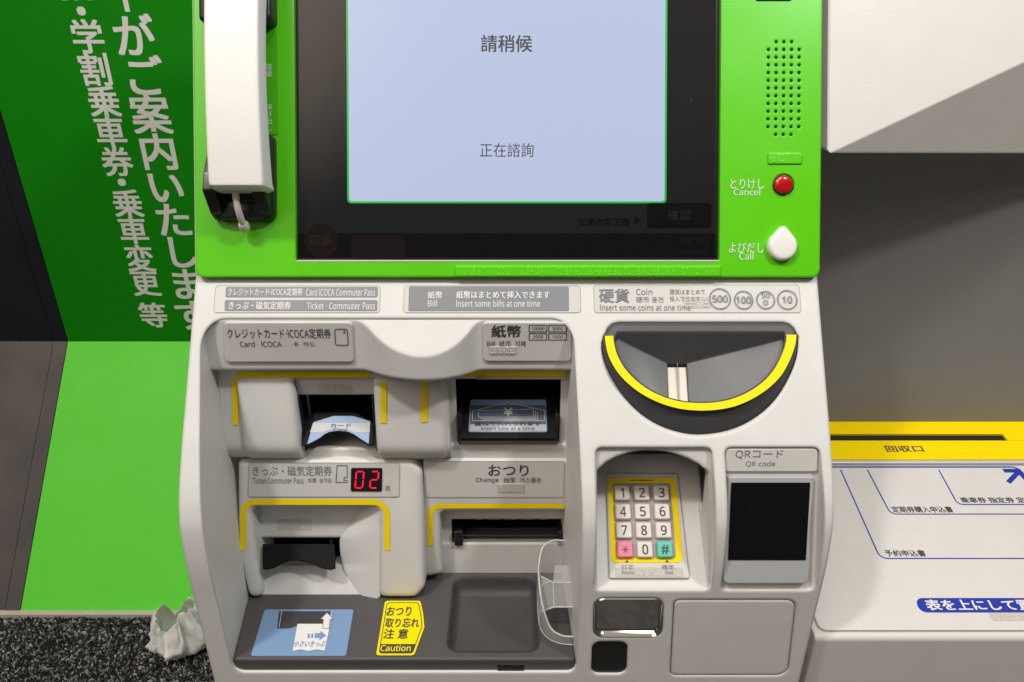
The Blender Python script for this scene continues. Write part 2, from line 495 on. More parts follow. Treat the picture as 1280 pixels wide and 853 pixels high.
# writing on the wall
mb = MB()
col1 = [('指', 91.5, -22, 40), ('・', 101.8, 14, 40), ('学', 109.7, 46, 41), ('割', 119, 87, 40), ('乗', 130, 127, 39.5), ('車', 138, 164.5, 38), ('券', 146.3, 202, 37.5),
        ('・', 152.5, 228, 36), ('乗', 159.7, 254.5, 37), ('車', 166.7, 288, 36.5), ('変', 175, 323, 36), ('更', 182, 354, 36), ('等', 191.8, 394, 35)]
col2 = [('が', 167.5, 45, 48), ('ご', 180, 95.5, 47), ('案', 188.5, 143.5, 47), ('内', 198, 189, 46), ('い', 206.8, 233.5, 46), ('た', 217, 275, 45),
        ('し', 226, 315, 44), ('ま', 233, 355, 43), ('す', 239.5, 394, 42)]
for col in (col1, col2):
    A = [WALL.loc(c[1], c[2]) for c in col]
    ea = sum(a[0] for a in A) / len(A)
    big = .086 if col is col2 else .068
    for (ch, *_), (a, b) in zip(col, A):
        mb.text_local(WALL, ch, a - big / 2, b - big / 2, a + big / 2, b + big / 2, 'wall_text', .0008, bold=.018, keep=(.5, .38))
a, b = WALL.loc(159, 15)
mb.slab(WALL, [(a - .0035, b), (a + .0065, b), (a + .0055, b + .07), (a - .0045, b + .07)], .0004, .0009, 'wall_text')
mb.build('lettering', gw)

bw = thing('dark_wall', 'black wall panel above a grey sloping panel, left of the green wall', 'wall panel', (-1.6, YW, 0))
mb = MB()
mb.slab(WALL, [(XG - .0345, ZC), (XG - .002, ZC), (XG - .002, 2.7), (XG - .0345, 2.7)], -.03, 0, 'wall_black')
mb.slab(WALL, [(-2.6, ZC), (XG - .036, ZC), (XG - .036, 2.7), (-2.6, 2.7)], -.03, -.0006, 'wall_black')
mb.build('upper_panel', bw)
mb = MB()
mb.slab(SLOPE, [(XG - .0345, SL0), (XG - .002, SL0), (XG - .002, -.001), (XG - .0345, -.001)], -.03, 0, 'wall_grey')
mb.slab(SLOPE, [(-2.6, SL0), (XG - .036, SL0), (XG - .036, -.001), (-2.6, -.001)], -.03, -.0006, 'wall_grey')
mb.build('sloping_panel', bw)

# ------------------------------------------------------------ ticket machine
XL, XR = -.3053, .2947
TM = thing('ticket_machine', 'white and green ticket vending machine with a lit touch screen showing a waiting message', 'ticket machine', (0, .85, 0))
FZ = lambda z: .6697 - (-.2566 - z) * (.6697 - .5765) / (.3800 - .2566)      # depth of the flat sloping face at height z
PROF = [(.9000, .2505), (.7776, -.0166), (.6696, -.2528), (.6697, -.2566), (FZ(-.30), -.30), (FZ(-.34), -.34), (FZ(-.372), -.372), (FZ(-.385), -.385), (.5617, -.4010),
        (.5495, -.4196), (.5405, -.4374), (.5340, -.4581), (.5300, -.4956), (.5298, -.545), (.5290, -.6444), (.5290, -.80), (.5290, -1.248)]
def smooth_profile(P):
    out = P[:7]
    for i in range(6, 13):
        p0, p1, p2, p3 = P[i - 1], P[i], P[i + 1], P[i + 2]
        for k in range(1, 9):
            t = k / 8
            out.append(tuple(.5 * (2 * p1[j] + (p2[j] - p0[j]) * t + (2 * p0[j] - 5 * p1[j] + 4 * p2[j] - p3[j]) * t * t + (3 * p1[j] - p0[j] - 3 * p2[j] + p3[j]) * t ** 3) for j in (0, 1)))
    return out + P[14:]
PF = smooth_profile(PROF)
PANEL = Frame((0, .6696, H - .2528), (1, 0, 0), (0, .108, .2362))
FACE = Frame((0, .6697, H - .2566), (1, 0, 0), (0, .6697 - .5765, .3800 - .2566))
FRONT = Frame((0, .5294, H - .60), (1, 0, 0), (0, 0.002, 1))
def on_body(px, py):
    d = ray(px, py)
    best = None
    for (y0, z0), (y1, z1) in zip(PF[2:], PF[3:]):
        den = d.y * (z1 - z0) - d.z * (y1 - y0)
        if abs(den) < 1e-9: continue
        t = (y0 * (z1 - z0) - z0 * (y1 - y0)) / den
        L_ = math.hypot(y1 - y0, z1 - z0)
        w = ((d.y * t - y0) * (y1 - y0) + (d.z * t - z0) * (z1 - z0)) / (L_ * L_)
        if -.001 <= w <= 1.001 and t > 0 and (best is None or t < best): best = t
    return CAMP + d * (best or .7)
def chord(px, y_top, y_bot, sink=0.0):
    a, b = on_body(px, y_bot), on_body(px, y_top)
    F = Frame(Vector((0, a.y, a.z)), (1, 0, 0), Vector((0, b.y - a.y, b.z - a.z)))
    return F.off(-sink)

SIDE = Frame((0, 0, H), (0, 1, 0), (0, 0, 1))       # normal points to +x
mb = MB()
pf = [(p[0], p[1]) for p in PF] + [(1.165, -1.248), (1.165, .2505)]
mb.slab(SIDE, [(*p, 0) for p in pf], XL, XR, 'white_plastic')
body = mb.build('body', TM)
cut = []
ZF = Frame((0, .70, H), (1, 0, 0), (0, 0, 1))        # normal points to the viewer
RX0, RX1 = -.2835, .065
TR = Frame((0, .5320, H - .6185), (1, 0, 0), (0, 1, 0))          # plane of the tray under the slots
c = MB()
edge_left = lambda y: RX0 - (y - .53) * .125
edge_right = lambda y: RX1 - (y - .53) * .058
rs = []
for yy in (.78, .66, .53, .30):
    P_ = rounded([(edge_left(yy), -.634, .012), (edge_right(yy), -.634, .010), (edge_right(yy), -.291, .020), (edge_left(yy), -.291, .024)])
    rs.append([Vector((p.x, yy, H + p.y)) for p in P_])
c.rings(rs, 'white_plastic'); cut.append(c.build('cut'))
# coin cup: plan outline taken where the cup leaves the sloping face
cup_px = [(754, 418), (751.5, 436), (758, 460), (771, 484), (788, 506), (808, 523), (832, 535.5), (862, 543), (892, 542), (920, 535), (946, 521), (968, 501), (985, 474), (996, 446), (998.5, 418)]
cup = [FACE.P(*p) for p in cup_px]
top_y = FACE.P(876, 401).y
cup_plan = [(p.x, p.y) for p in cup] + [(cup[-1].x - .0012, top_y - .0075), (cup[-1].x - .0040, top_y - .0035), (cup[-1].x - .0085, top_y - .0010), (cup[-1].x - .0145, top_y), (cup[0].x + .0145, top_y), (cup[0].x + .0085, top_y - .0010), (cup[0].x + .0040, top_y - .0035), (cup[0].x + .0012, top_y - .0075)]
def catmull(P, k=4):
    out = []
    for i in range(len(P) - 1):
        p0, p1, p2, p3 = P[max(0, i - 1)], P[i], P[i + 1], P[min(len(P) - 1, i + 2)]
        for j in range(k):
            t = j / k
            out.append(tuple(.5 * (2 * p1[q] + (p2[q] - p0[q]) * t + (2 * p0[q] - 5 * p1[q] + 4 * p2[q] - p3[q]) * t * t + (3 * p1[q] - p0[q] - 3 * p2[q] + p3[q]) * t ** 3) for q in (0, 1)))
    return out + [P[-1]]
cup_plan = catmull(cup_plan[:15], 3) + cup_plan[15:]
UP = Frame((0, 0, H), (1, 0, 0), (0, 1, 0))          # normal points up
c = MB(); c.slab(UP, [(x * 1.0, y_, 0) for x, y_ in cup_plan], -.47, .2, 'white_plastic'); cut.append(c.build('cut'))
# keypad pocket and code reader pocket
KC = chord(816, 557, 737, .003)
c = MB(); c.slab(KC, KC.poly([(743, 558, .006), (889, 558, .006), (888, 737, .007), (742, 737, .007)]), 0, .06, 'white_plastic'); cut.append(c.build('cut'))
arch_px = [(746, 735), (746, 660), (746, 588), (757, 578), (770, 571), (785, 566), (800, 563.5), (815, 563), (830, 564), (845, 567.5), (860, 573), (873, 580), (886, 590), (886, 660), (885, 735)]
arch = [KC.P(*p) for p in arch_px]
c = MB(); c.slab(Frame((0, .67, 0), (1, 0, 0), (0, 0, 1)), [(p.x, p.z, .004 if i in (0, 14) else 0) for i, p in enumerate(arch)], 0, .3, 'white_plastic'); cut.append(c.build('cut'))
QC = chord(963, 557, 737, .003)
c = MB(); c.slab(QC, QC.poly([(904, 558, .006), (1023, 558, .006), (1018, 737, .007), (899.5, 737, .007)]), 0, .06, 'white_plastic'); cut.append(c.build('cut'))
QR = tilted(.550, -.4525, 18)
c = MB(); c.slab(QR, QR.poly([(909, 593, .001), (1021, 593, .001), (1014, 732, .006), (902, 732, .006)]), -.004, .05, 'white_plastic'); cut.append(c.build('cut'))
# mirror window, sensor window, service door
c = MB(); c.slab(FRONT, FRONT.poly([(742, 748, .011), (830, 748, .011), (828, 797, .011), (741, 797, .011)]), -.012, .05, 'white_plastic'); cut.append(c.build('cut'))
c = MB(); c.slab(TR, TR.rect(555, 713, 680, 818), -.035, .02, 'white_plastic'); cut.append(c.build('cut'))
c = MB(); c.slab(FRONT, FRONT.poly([(740, 802, .009), (785, 802, .009), (783.5, 843, .009), (738.5, 843, .009)]), -.02, .05, 'white_plastic'); cut.append(c.build('cut'))
DOOR = FRONT.poly([(842, 750, .006), (996, 750, .011), (985, 845, .012), (837, 845, .008)])
c = MB(); c.slab(FRONT, DOOR, -.0035, .05, 'white_plastic'); cut.append(c.build('cut'))
boolean(body, cut)

mb = MB()
dp = inset(rounded(DOOR), .0011)
mb.rings([[FRONT.pt(p.x, p.y, -.003) for p in dp], [FRONT.pt(p.x, p.y, -.0003) for p in dp]], 'white_plastic')
mb.build('service_door', TM)
mb = MB()
mp = rounded(FRONT.poly([(742, 748, .011), (830, 748, .011), (828, 797, .011), (741, 797, .011)]))
rs = [[FRONT.pt(*p, -.0005) for p in inset(mp, .0004)], [FRONT.pt(*p, .0006) for p in inset(mp, .0012)], [FRONT.pt(*p, -.001) for p in inset(mp, .0026)], [FRONT.pt(*p, -.0045) for p in inset(mp, .0042)]]
mb.rings(rs, 'chrome', cap0=False, cap1=True)
mb.build('mirror_window', TM, smooth=50)
mb = MB()
mp = rounded(FRONT.poly([(740, 802, .009), (785, 802, .009), (783.5, 843, .009), (738.5, 843, .009)]))
mb.rings([[FRONT.pt(*p, -.019) for p in inset(mp, .0004)], [FRONT.pt(*p, -.0018) for p in inset(mp, .0004)]], 'black_plastic')
mb.build('sensor_window', TM)

# --- green screen surround
mb = MB()
gl, gb = PANEL.loc(247, 300)[0], PANEL.loc(640, 347.5)[1]
gr = PANEL.loc(1022.5, 300)[0]
GP = [(gl, gb, .008), (gr, gb, .008), (gr, .545, .01), (gl, .545, .01)]
mb.slab(PANEL, GP, -.004, .006, 'green_plastic', bev=.0015, nb=2)
bezel = mb.build('screen_surround', TM)
sa0, sa1, sb0 = PANEL.loc(368.5, 165, .006)[0], PANEL.loc(900.5, 165, .006)[0], PANEL.loc(640, 326, .006)[1]
c = MB(); c.slab(PANEL, [(sa0, sb0, .002), (sa1, sb0, .002), (sa1, .44, .002), (sa0, .44, .002)], -.02, .05, 'black_matt'); cut = [c.build('cut')]
c = MB()
rows = [(958 + 10.0, 1000, 3)]
for j in range(13):
    py = 52.5 + j * 9.65
    xs = [960.8 + i * 9.6 for i in range(5)] if 0 < j < 12 else [970.4 + i * 9.6 for i in range(3)]
    for x in xs:
        a, b = PANEL.loc(x - j * .06, py, .006)
        c.slab(PANEL, [(a + .00165 * math.cos(q * math.pi / 5), b + .00165 * math.sin(q * math.pi / 5)) for q in range(10)], -.001, .02, 'black_matt')
cut.append(c.build('cut'))
a, b = PANEL.loc(979.5, 231, .006)
c = MB(); c.slab(PANEL, [(a + .0102 * math.cos(q * math.pi / 18), b + .0102 * math.sin(q * math.pi / 18)) for q in range(36)], -.003, .02, 'black_matt'); cut.append(c.build('cut'))
boolean(bezel, cut)
mb = MB()
a0, b0 = PANEL.loc(953, 178, .0); a1, b1 = PANEL.loc(1010, 42, 0)
mb.slab(PANEL, [(a0, b0), (a1, b0), (a1, b1), (a0, b1)], .0004, .0010, 'black_matt')
mb.build('speaker_backing', bezel)
# cut the body behind the screen stays closed: the glass sits in the surround's opening
mb = MB()
G0 = -.0006
mb.slab(PANEL, [(sa0 + .0004, sb0 + .0004), (sa1 - .0004, sb0 + .0004), (sa1 - .0004, .4396), (sa0 + .0004, .4396)], .0003, .0012, 'black_plastic')
ga, gb_ = PANEL.loc(371.5, 165, .002)[0], PANEL.loc(640, 323.5, .002)[1]; gc = PANEL.loc(898, 165, .002)[0]
ga = PANEL.loc(374, 165, .002)[0]; gc = PANEL.loc(894, 165, .002)[0]
mb.slab(PANEL, [(ga, gb_), (gc, gb_), (gc, .436), (ga, .436)], .0012, .0020, 'screen_glass')
def prect(*a): return PANEL.rect(*a[:4], a[4] if len(a) > 4 else 0, .002)
mb.sheet(PANEL, prect(373, 292, 894, 322), .0022, 'screen_black')
R = PANEL.rect(433.5, 0, 833.5, 254.5, .004, .002)
R = [R[0], R[1], (R[1][0], .40, .004), (R[0][0], .40, .004)]
mb.sheet(PANEL, R, .0023, 'lcd_green')
R2 = PANEL.rect(436, 0, 831, 252, .003, .002)
R2 = [R2[0], R2[1], (R2[1][0], .398, .003), (R2[0][0], .398, .003)]
mb.sheet(PANEL, R2, .0025, 'lcd')
mb.text(PANEL, '請稍候', 601.5, 45.5, 665, 66.5, 'lcd_ink', .0028, bold=.012)
mb.text(PANEL, '正在諮詢', 600, 180, 667, 197.5, 'lcd_ink', .0028, bold=0)
a, b = PANEL.loc(401.5, 301, .002)
mb.sheet(PANEL, [(a + .0163 * math.cos(q * math.pi / 24), b + .0163 * math.sin(q * math.pi / 24)) for q in range(48)], .0024, 'screen_red')
mb.text(PANEL, '取消', 388, 294, 415, 308, 'screen_text_dim', .0027)
mb.sheet(PANEL, prect(439, 295, 507, 323, .003), .0024, 'screen_red_faint')
mb.text(PANEL, '返回到前一畫面', 443, 304, 503, 313.5, 'screen_text_dark', .0027)
mb.sheet(PANEL, prect(809, 254, 889, 285, .003), .0024, 'screen_black')
mb.text(PANEL, '確認', 834, 263, 863, 276, 'screen_text_dim', .0027)
mb.text(PANEL, '如果內容正確', 723, 273, 786, 283, 'screen_black', .0024)
mb.sheet(PANEL, PANEL.poly([(793, 270), (793, 281), (801, 275.5)], .002), .0024, 'screen_black')
mb.text(PANEL, '4月 6日', 848, 297, 884, 306, 'screen_text_dark', .0027)
mb.text(PANEL, '15時29分', 843, 313, 886, 320, 'screen_text_dark', .0027)
mb.build('touch_screen', TM, fix=True)
mb = MB()   # bright seal along the lower edge of the glass
mb.slab(PANEL, PANEL.rect(372, 325.2, 898, 327.2, 0, .006), .002, .0065, 'silver_edge')
mb.build('glass_seal', TM)

# braille bar below the screen, braille plate above the cancel button
def braille_dots(mb, F, x0, y0, x1, y1, cells, h, mname, r=.00075, seed=1):
    rd = random.Random(seed)
    for i in range(cells):
        if rd.random() < .16: continue
        for cx in (0, 1):
            for cy in (0, 1, 2):
                if rd.random() < .5:
                    px = x0 + (x1 - x0) * (i + .28 + .42 * cx) / cells; py = y0 + (y1 - y0) * (cy + .5) / 3
                    a, b = F.loc(px, py, h); mb.ball(F, a, b, h, r, r * .8, mname, 6, 1)
PG = PANEL.off(.006)
mb = MB()
mb.slab(PG, PG.rect(569, 332.5, 900.5, 346, .0006), -.0005, .0018, 'green_plastic', bev=.0005, nb=2)
braille_dots(mb, PG, 572, 334, 899, 345, 27, .0018, 'green_dot', seed=5)
mb.build('braille_bar', bezel)
mb = MB()
mb.slab(PG, PG.poly([(959.5, 191, .001), (998, 191, .001), (1003, 193.5, .001), (1002, 205.5, .001), (959.5, 205.5, .001)]), -.0005, .0012, 'green_plastic', bev=.0004, nb=2)
braille_dots(mb, PG, 961, 192.5, 1001, 204, 4, .0012, 'green_dot', seed=3)
mb.build('braille_plate', bezel)
mb = MB()
mb.text(PG, 'とりけし', 913, 224, 955, 236.5, 'white_text', .0005)
mb.text(PG, 'Cancel', 917, 236.5, 950, 244.5, 'white_text', .0005)
mb.build('lettering', bezel)
mb = MB()
mb.text(PG, 'よびだし', 911, 303.5, 954.5, 316.5, 'white_text', .0005)
mb.text(PG, 'Call', 924, 316, 941.5, 325, 'white_text', .0005)
mb.build('lettering', bezel)
a, b = PANEL.loc(979.5, 231, .008)
mb = MB()
rs = []
for rr, hh in ((.0099, .001), (.0099, .0062), (.0090, .0064), (.0090, .004)):
    rs.append([PANEL.pt(a + rr * math.cos(q * math.pi / 18), b + rr * math.sin(q * math.pi / 18), hh) for q in range(36)])
mb.rings(rs, 'black_plastic')
ring = mb.build('cancel_button', TM, smooth=40)
mb = MB()
rs = []
for rr, hh in ((.0088, .0042), (.0088, .0085), (.0084, .0094), (.0074, .0101), (.0055, .0107), (.003, .011), (.0008, .0111)):
    rs.append([PANEL.pt(a + rr * math.cos(q * math.pi / 18), b + rr * math.sin(q * math.pi / 18), hh) for q in range(36)])
mb.rings(rs, 'red_button')
o = mb.build('button_cap', ring, smooth=50)
mb = MB()   # drop-shaped call button
drop = [(979.5, 280.5, .002), (984, 285, 0), (990, 292, 0), (995, 299, 0)]
pts = []
ca, cb = PANEL.loc(979, 307.5, .012)
Rr = .0138; tipb = PANEL.loc(979.5, 280, .012)[1] - cb
al = math.acos(Rr / tipb)
pts = [(ca + .0006, cb + tipb, .0022)]
for k in range(41):
    q = math.pi / 2 + al + (2 * math.pi - 2 * al) * k / 40
    pts.append((ca + Rr * math.cos(q), cb + Rr * math.sin(q), 0))
mb.slab(PANEL, pts, .005, .0135, 'handset_plastic', bev=.0035, nb=5)
mb.build('call_button', TM, smooth=60)
# name plate sliver at the upper edge right of the screen
mb = MB(); mb.slab(PG, PG.rect(945, -22, 989, 1, .001), -.0005, .001, 'black_plastic'); mb.build('name_plate', bezel)

# handset cradle: lower cup and upper hook, and the printed panel between them
mb = MB()
def box_on(mb, F, poly, h0, h1, m_, bev=0): mb.slab(F, poly, h0, h1, m_, bev=bev, nb=3)
# lower cup: floor, two arms, front lip
ca0, cb0 = PG.loc(258, 280)
L0 = PANEL.off(.040).loc(252.5, 243)[0]; L1 = PG.loc(346.5, 270)[0]; B0 = PG.loc(300, 277)[1]; B1 = PG.loc(300, 170)[1]
box_on(mb, PG, [(L0, B0, .008), (L1, B0, .008), (L1, B1, .006), (L0, B1, .006)], -.001, .010, 'black_plastic', .002)
for (x0, x1) in ((L0 - .0005, L0 + .0105), (L1 - .0135, L1 - .002)):      # arms rise towards the viewer and taper upward
    sideF = Frame(PG.pt(0, 0, 0), PG.v, PG.n)      # normal = v x n = +x
    lo, hi = B0, B1
    prof = [(lo + .001, .003, .004), (lo + .006, .014, .006), (lo + .024, .032, .003), (lo + .040, .029, .003), (hi - .002, .012, .004), (hi - .002, -.001, 0), (lo + .002, -.001, 0)]
    mb.slab(sideF, prof, x0, x1, 'black_plastic', bev=.0012, nb=2)
mb.slab(PG, [(L0 + .008, B0 + .001, .002), (L1 - .009, B0 + .001, .002), (L1 - .009, B0 + .018, .002), (L0 + .008, B0 + .018, .002)], .005, .0125, 'black_plastic', bev=.002, nb=3)
cr_ = mb.build('handset_cradle', TM, smooth=35)
mb = MB()
u0 = PG.loc(318, 10)[0]; u1 = PG.loc(346.5, 10)[0]; ub = PG.loc(335, 36)[1]
mb.slab(PG, [(u0 - .045, ub, .003), (u1, ub, .005), (u1, ub + .10, .004), (u0 - .045, ub + .10, .004)], -.001, .020, 'black_plastic', bev=.003, nb=3)
mb.build('upper_hook', cr_, smooth=35)
mb = MB()
mb.slab(PG, PG.rect(296, 38.5, 348, 169, .003), -.0005, .0008, 'green_label', bev=.0003, nb=2)
h = .0011
mb.text(PG, '+', 323.5, 60, 330, 67, 'white_text', h)
mb.sheet(PG, PG.poly([(318, 70), (330, 70), (324, 107), (318, 107)]), h, 'label_grey')
mb.text(PG, '－', 323, 113, 330, 114.2, 'white_text', h)
for i, ch in enumerate('音量'): mb.text(PG, ch, 332.5, 80.5 + i * 8.4, 340.5, 88 + i * 8.4, 'white_text', h, bold=0)
for i, ch in enumerate('呼び出し'): mb.text(PG, ch, 332.5, 131 + i * 8.6, 340.5, 138.8 + i * 8.6, 'white_text', h, bold=0)
for i, ch in enumerate('受話器用'): mb.text(PG, ch, 322.5, 131.5 + i * 8.3, 330, 139 + i * 8.3, 'white_text', h, bold=0)
mb.build('handset_label', bezel)

# --- writing strips on the console's top edge
FF = FACE
def film(name, x0, y0, x1, y1):
    mb = MB(); R = FF.rect(x0, y0, x1, y1, .003)
    mb.slab(FF, R, -.001, .0004, 'label_film')
    mb.path(FF, R, .0005, .0006, 'film_edge', closed=True)
    return mb
mb = film('a', 268.5, 357.5, 475, 391)
mb.slab(FF, FF.poly([(283, 359, .0015), (472.5, 359, .0015), (472, 372, .0015), (282, 372, .0015)]), .0003, .0008, 'label_grey')
mb.slab(FF, FF.poly([(281.5, 375.5, .0015), (472, 375.5, .0015), (471.5, 389, .0015), (281, 389, .0015)]), .0003, .0008, 'label_grey')
mb.text(FF, 'クレジットカード·ICOCA定期券', 285.5, 360.8, 378.5, 370.2, 'white_text', .001, bold=.008)
mb.text(FF, 'Card·ICOCA Commuter Pass', 383, 361.5, 469, 370.2, 'white_text', .001)
mb.text(FF, 'きっぷ・磁気定期券', 286.5, 377.5, 364, 387.3, 'white_text', .001, bold=.012)
mb.text(FF, 'Ticket · Commuter Pass', 384, 378.5, 469, 387, 'white_text', .001)
mb.build('card_strip_label', TM)
mb = film('b', 505, 357.5, 725.5, 391)
mb.slab(FF, FF.rect(511, 358.5, 711, 389, .0015), .0003, .0008, 'label_grey')
mb.text(FF, '紙幣', 535, 365, 553, 373.8, 'white_text', .001, bold=.01)
mb.text(FF, 'Bill', 535, 375.5, 546.5, 383.5, 'white_text', .001)
mb.text(FF, '紙幣はまとめて挿入できます', 570.5, 364.5, 687, 373.5, 'white_text', .001, bold=.012)
mb.text(FF, 'Insert some bills at one time', 570.5, 375.8, 675, 384, 'white_text', .001)
mb.build('bill_strip_label', TM)
mb = film('c', 742.5, 356.5, 1000, 391)
mb.text(FF, '硬貨', 749, 361.5, 786, 378.5, 'ink_grey', .001, bold=.014)
mb.text(FF, 'Coin', 795, 361.5, 815, 369, 'ink_grey', .001)
mb.text(FF, '硬币 동전', 795, 371.5, 829, 378.5, 'ink_grey', .001)
mb.text(FF, '硬貨はまとめて', 837, 362, 881, 368.8, 'ink_grey', .001)
mb.text(FF, '投入できます', 837, 370.5, 875, 377.2, 'ink_grey', .001)
mb.text(FF, 'Insert some coins at one time', 750, 381, 863, 388.5, 'ink_grey', .001)
mb.slab(FF, FF.rect(854, 371.5, 888, 385.5, .0006), .0003, .0014, 'braille_clear', bev=.0003, nb=2)
braille_dots(mb, FF, 856, 373, 886, 385, 4, .0014, 'braille_dot', seed=8)
for cx, cy, r_, tx, hw in ((899.5, 374, 13, '500', 9.5), (929, 375.5, 11.3, '100', 9), (956.5, 375.5, 11, '50', 5), (983.5, 375.2, 12, '10', 6)):
    a, b = FF.loc(cx, cy); rr = r_ * .706 / FPX
    mb.path(FF, [(a + rr * math.cos(q * math.pi / 20), b + rr * math.sin(q * math.pi / 20)) for q in range(40)], .00085, .0018, 'ink_blue_grey', closed=True)
    if tx == '50':
        mb.text(FF, tx, cx - 5, cy - 9, cx + 5, cy - 2.6, 'ink_blue_grey', .0018)
        a, b = FF.loc(cx, cy + 3.2)
        mb.path(FF, [(a + .0020 * math.cos(q * math.pi / 10), b + .0020 * math.sin(q * math.pi / 10)) for q in range(20)], .0007, .0018, 'ink_blue_grey', closed=True)
    else: mb.text(FF, tx, cx - hw, cy - 4.2, cx + hw, cy + 4.2, 'ink_grey', .0018, bold=.008)
mb.build('coin_strip_label', TM)

# --- brow over the slots: upright band with two raised plates and a tongue in its middle
ZB = -.3475
tongue_px = [(440, 398.5), (450, 402), (460, 410), (470, 420.5), (483, 431.5), (500, 440.5), (520, 446), (540, 445), (558, 438.5), (573, 428.5), (584, 417.5), (592, 407.5), (600, 401.5), (609, 398.5)]
tp = [FACE.P(*p) for p in tongue_px]
ytop = FZ(-.2915)
fz = lambda y: -.2566 - (.6697 - y) * (.1234 / .0932)      # height of the sloping face at depth y
plan = [(edge_left(ytop) - .001, ytop)] + catmull([(p.x, min(ytop, p.y)) for p in tp], 3) + [(edge_right(ytop) + .001, ytop)]
mb = MB()
top0 = [(x, .66, H + fz(.66) - .0008) for x, y_ in plan]
rows = [top0, [(x, y_, H + fz(y_) - .0004) for x, y_ in plan]]
def shift(plan, d):
    out = []
    for i, (x, y_) in enumerate(plan):
        a = plan[max(0, i - 1)]; c_ = plan[min(len(plan) - 1, i + 1)]
        t_ = Vector((c_[0] - a[0], c_[1] - a[1])).normalized()
        out.append((x - t_.y * d * 1.0, y_ + t_.x * d))
    return out
s1 = shift(plan, -.0)
rows += [[(x, y_, H + ZB + .003) for x, y_ in plan]]
p2 = shift(plan, .003)
rows += [[(x, y_, H + ZB) for x, y_ in p2], [(x, .702, H + ZB) for x, y_ in plan]]
mb.rings(rows, 'white_plastic', cap0=False, cap1=False, closed=False)
brow = mb.build('brow', TM, smooth=30)
BF = Frame((0, ytop, H), (1, 0, 0), (0, 0, 1))
mb = MB()
mb.slab(BF, BF.poly([(281, 402, .004), (441, 402, .004), (443, 452, .004), (282, 452, .004)]), -.001, .0022, 'white_plate', bev=.0012, nb=3)
K = BF.off(.0022)
mb.text(K, 'クレジットカード·ICOCA定期券', 284, 410.5, 413.5, 423, 'ink', .0004, bold=.0)
mb.text(K, 'Card · ICOCA', 300, 426.5, 352, 433.5, 'ink', .0004)
mb.text(K, '卡  카드', 366, 427, 393.5, 433.5, 'ink', .0004)
mb.path(K, K.poly([(418.5, 411.5, .002), (434, 411.5, .002), (435.5, 431.5, .002), (419.5, 431.5, .002)]), .0009, .0004, 'ink_blue_grey', closed=True)
mb.sheet(K, K.poly([(428.5, 416), (432.5, 416), (430.5, 412.8)]), .0004, 'ink_blue_grey')
mb.build('card_label_plate', brow)
mb = MB()
mb.slab(BF, BF.poly([(604, 402, .004), (714, 402, .005), (715, 451, .005), (604.5, 451, .004)]), -.001, .0022, 'white_plate', bev=.0012, nb=3)
mb.text(K, '紙幣', 614.5, 406.5, 651, 421.5, 'ink', .0004, bold=.015)
mb.text(K, 'Bill  纸币  지폐', 609, 426, 657, 433, 'ink', .0004)
for (x0, y0, x1, y1, t_) in ((661.5, 406.5, 683.5, 414.7, '10000'), (686, 406.5, 708, 414.7, '5000'), (661.5, 416.8, 683.5, 425, '2000'), (686, 416.8, 708, 425, '1000')):
    mb.path(K, K.rect(x0, y0, x1, y1), .0007, .0004, 'ink', closed=True)
    w_ = 8.2 if len(t_) == 5 else 6.6
    mb.text(K, t_, (x0 + x1) / 2 - w_, y0 + 2, (x0 + x1) / 2 + w_, y1 - 2, 'ink', .0004)
mb.slab(K, K.rect(612, 433.5, 645.5, 443, .0008), -.0004, .001, 'braille_clear', bev=.0003, nb=2)
braille_dots(mb, K, 613, 434, 644, 442.5, 4, .001, 'braille_dot', seed=12)
mb.build('bill_label_plate', brow)

# --- upper row: card slot and bill slot
M1 = Frame((0, .6485, H), (1, 0, 0), (0, 0, 1))
mat_w = 'white_plastic'
def profile_block(mb, x0, x1, prof, mname, bev=.006, nb=4):
    """solid of constant (Y, Z) section between x0 and x1"""
    mb.slab(SIDE, [(p[0], p[1], p[2] if len(p) > 2 else 0) for p in prof], x0, x1, mname)
def X(px, py, F): return F.loc(px, py)[0]
zt = -.3485 + .004
mb = MB()
# module box with a gap in front of the card slot
xa, xb, xc, xd = edge_left(.65) - .001, X(369, 520, M1), X(469, 520, M1), X(561, 510, M1)
base_prof = lambda y: [(y + .0098, zt, 0), (.71, zt, 0), (.71, -.4665, 0), (.668, -.4665, .01), (y - .0085, -.4480, .026)]
profile_block(mb, xa, xb - .004, base_prof(.650), mat_w)
card = mb.build('card_slot_unit', TM, smooth=25)
mb = MB(); profile_block(mb, xc + .004, xd, base_prof(.650), mat_w); mb.build('housing', card, smooth=25)
# rounded cheeks left and right of the slot
def cheek2(name, x0, x1, prof, r0, r1, par, mname='white_plastic_soft', nb=6):
    """section extruded along x with quarter-round ends of radius r0 (left), r1 (right)"""
    P = rounded(prof, 8); rs = []
    for i in range(nb + 1):
        q = math.pi / 2 * i / nb
        rs.append([SIDE.pt(p.x, p.y, x0 + r0 * (1 - math.cos(q))) for p in inset(P, r0 * (1 - math.sin(q)))])
    for i in range(nb + 1):
        q = math.pi / 2 * i / nb
        rs.append([SIDE.pt(p.x, p.y, x1 - r1 * (1 - math.sin(q))) for p in inset(P, r1 * (1 - math.cos(q)))])
    mb = MB(); mb.rings(rs, mname)
    return mb.build(name, par, smooth=40)
yc = .6450
ckp = [(yc + .0070, -.3608, .0035), (.70, -.3608, 0), (.70, -.4665, 0), (.662, -.4660, .012), (yc - .0078, -.4440, .026)]
XF = tilted(yc, -.40, 10)
cheek2('cheek', X(300, 520, XF), X(370.5, 520, XF), ckp, .0025, .006, card)
cheek2('cheek', X(468, 520, XF), X(560, 520, XF), ckp, .005, .010, card)
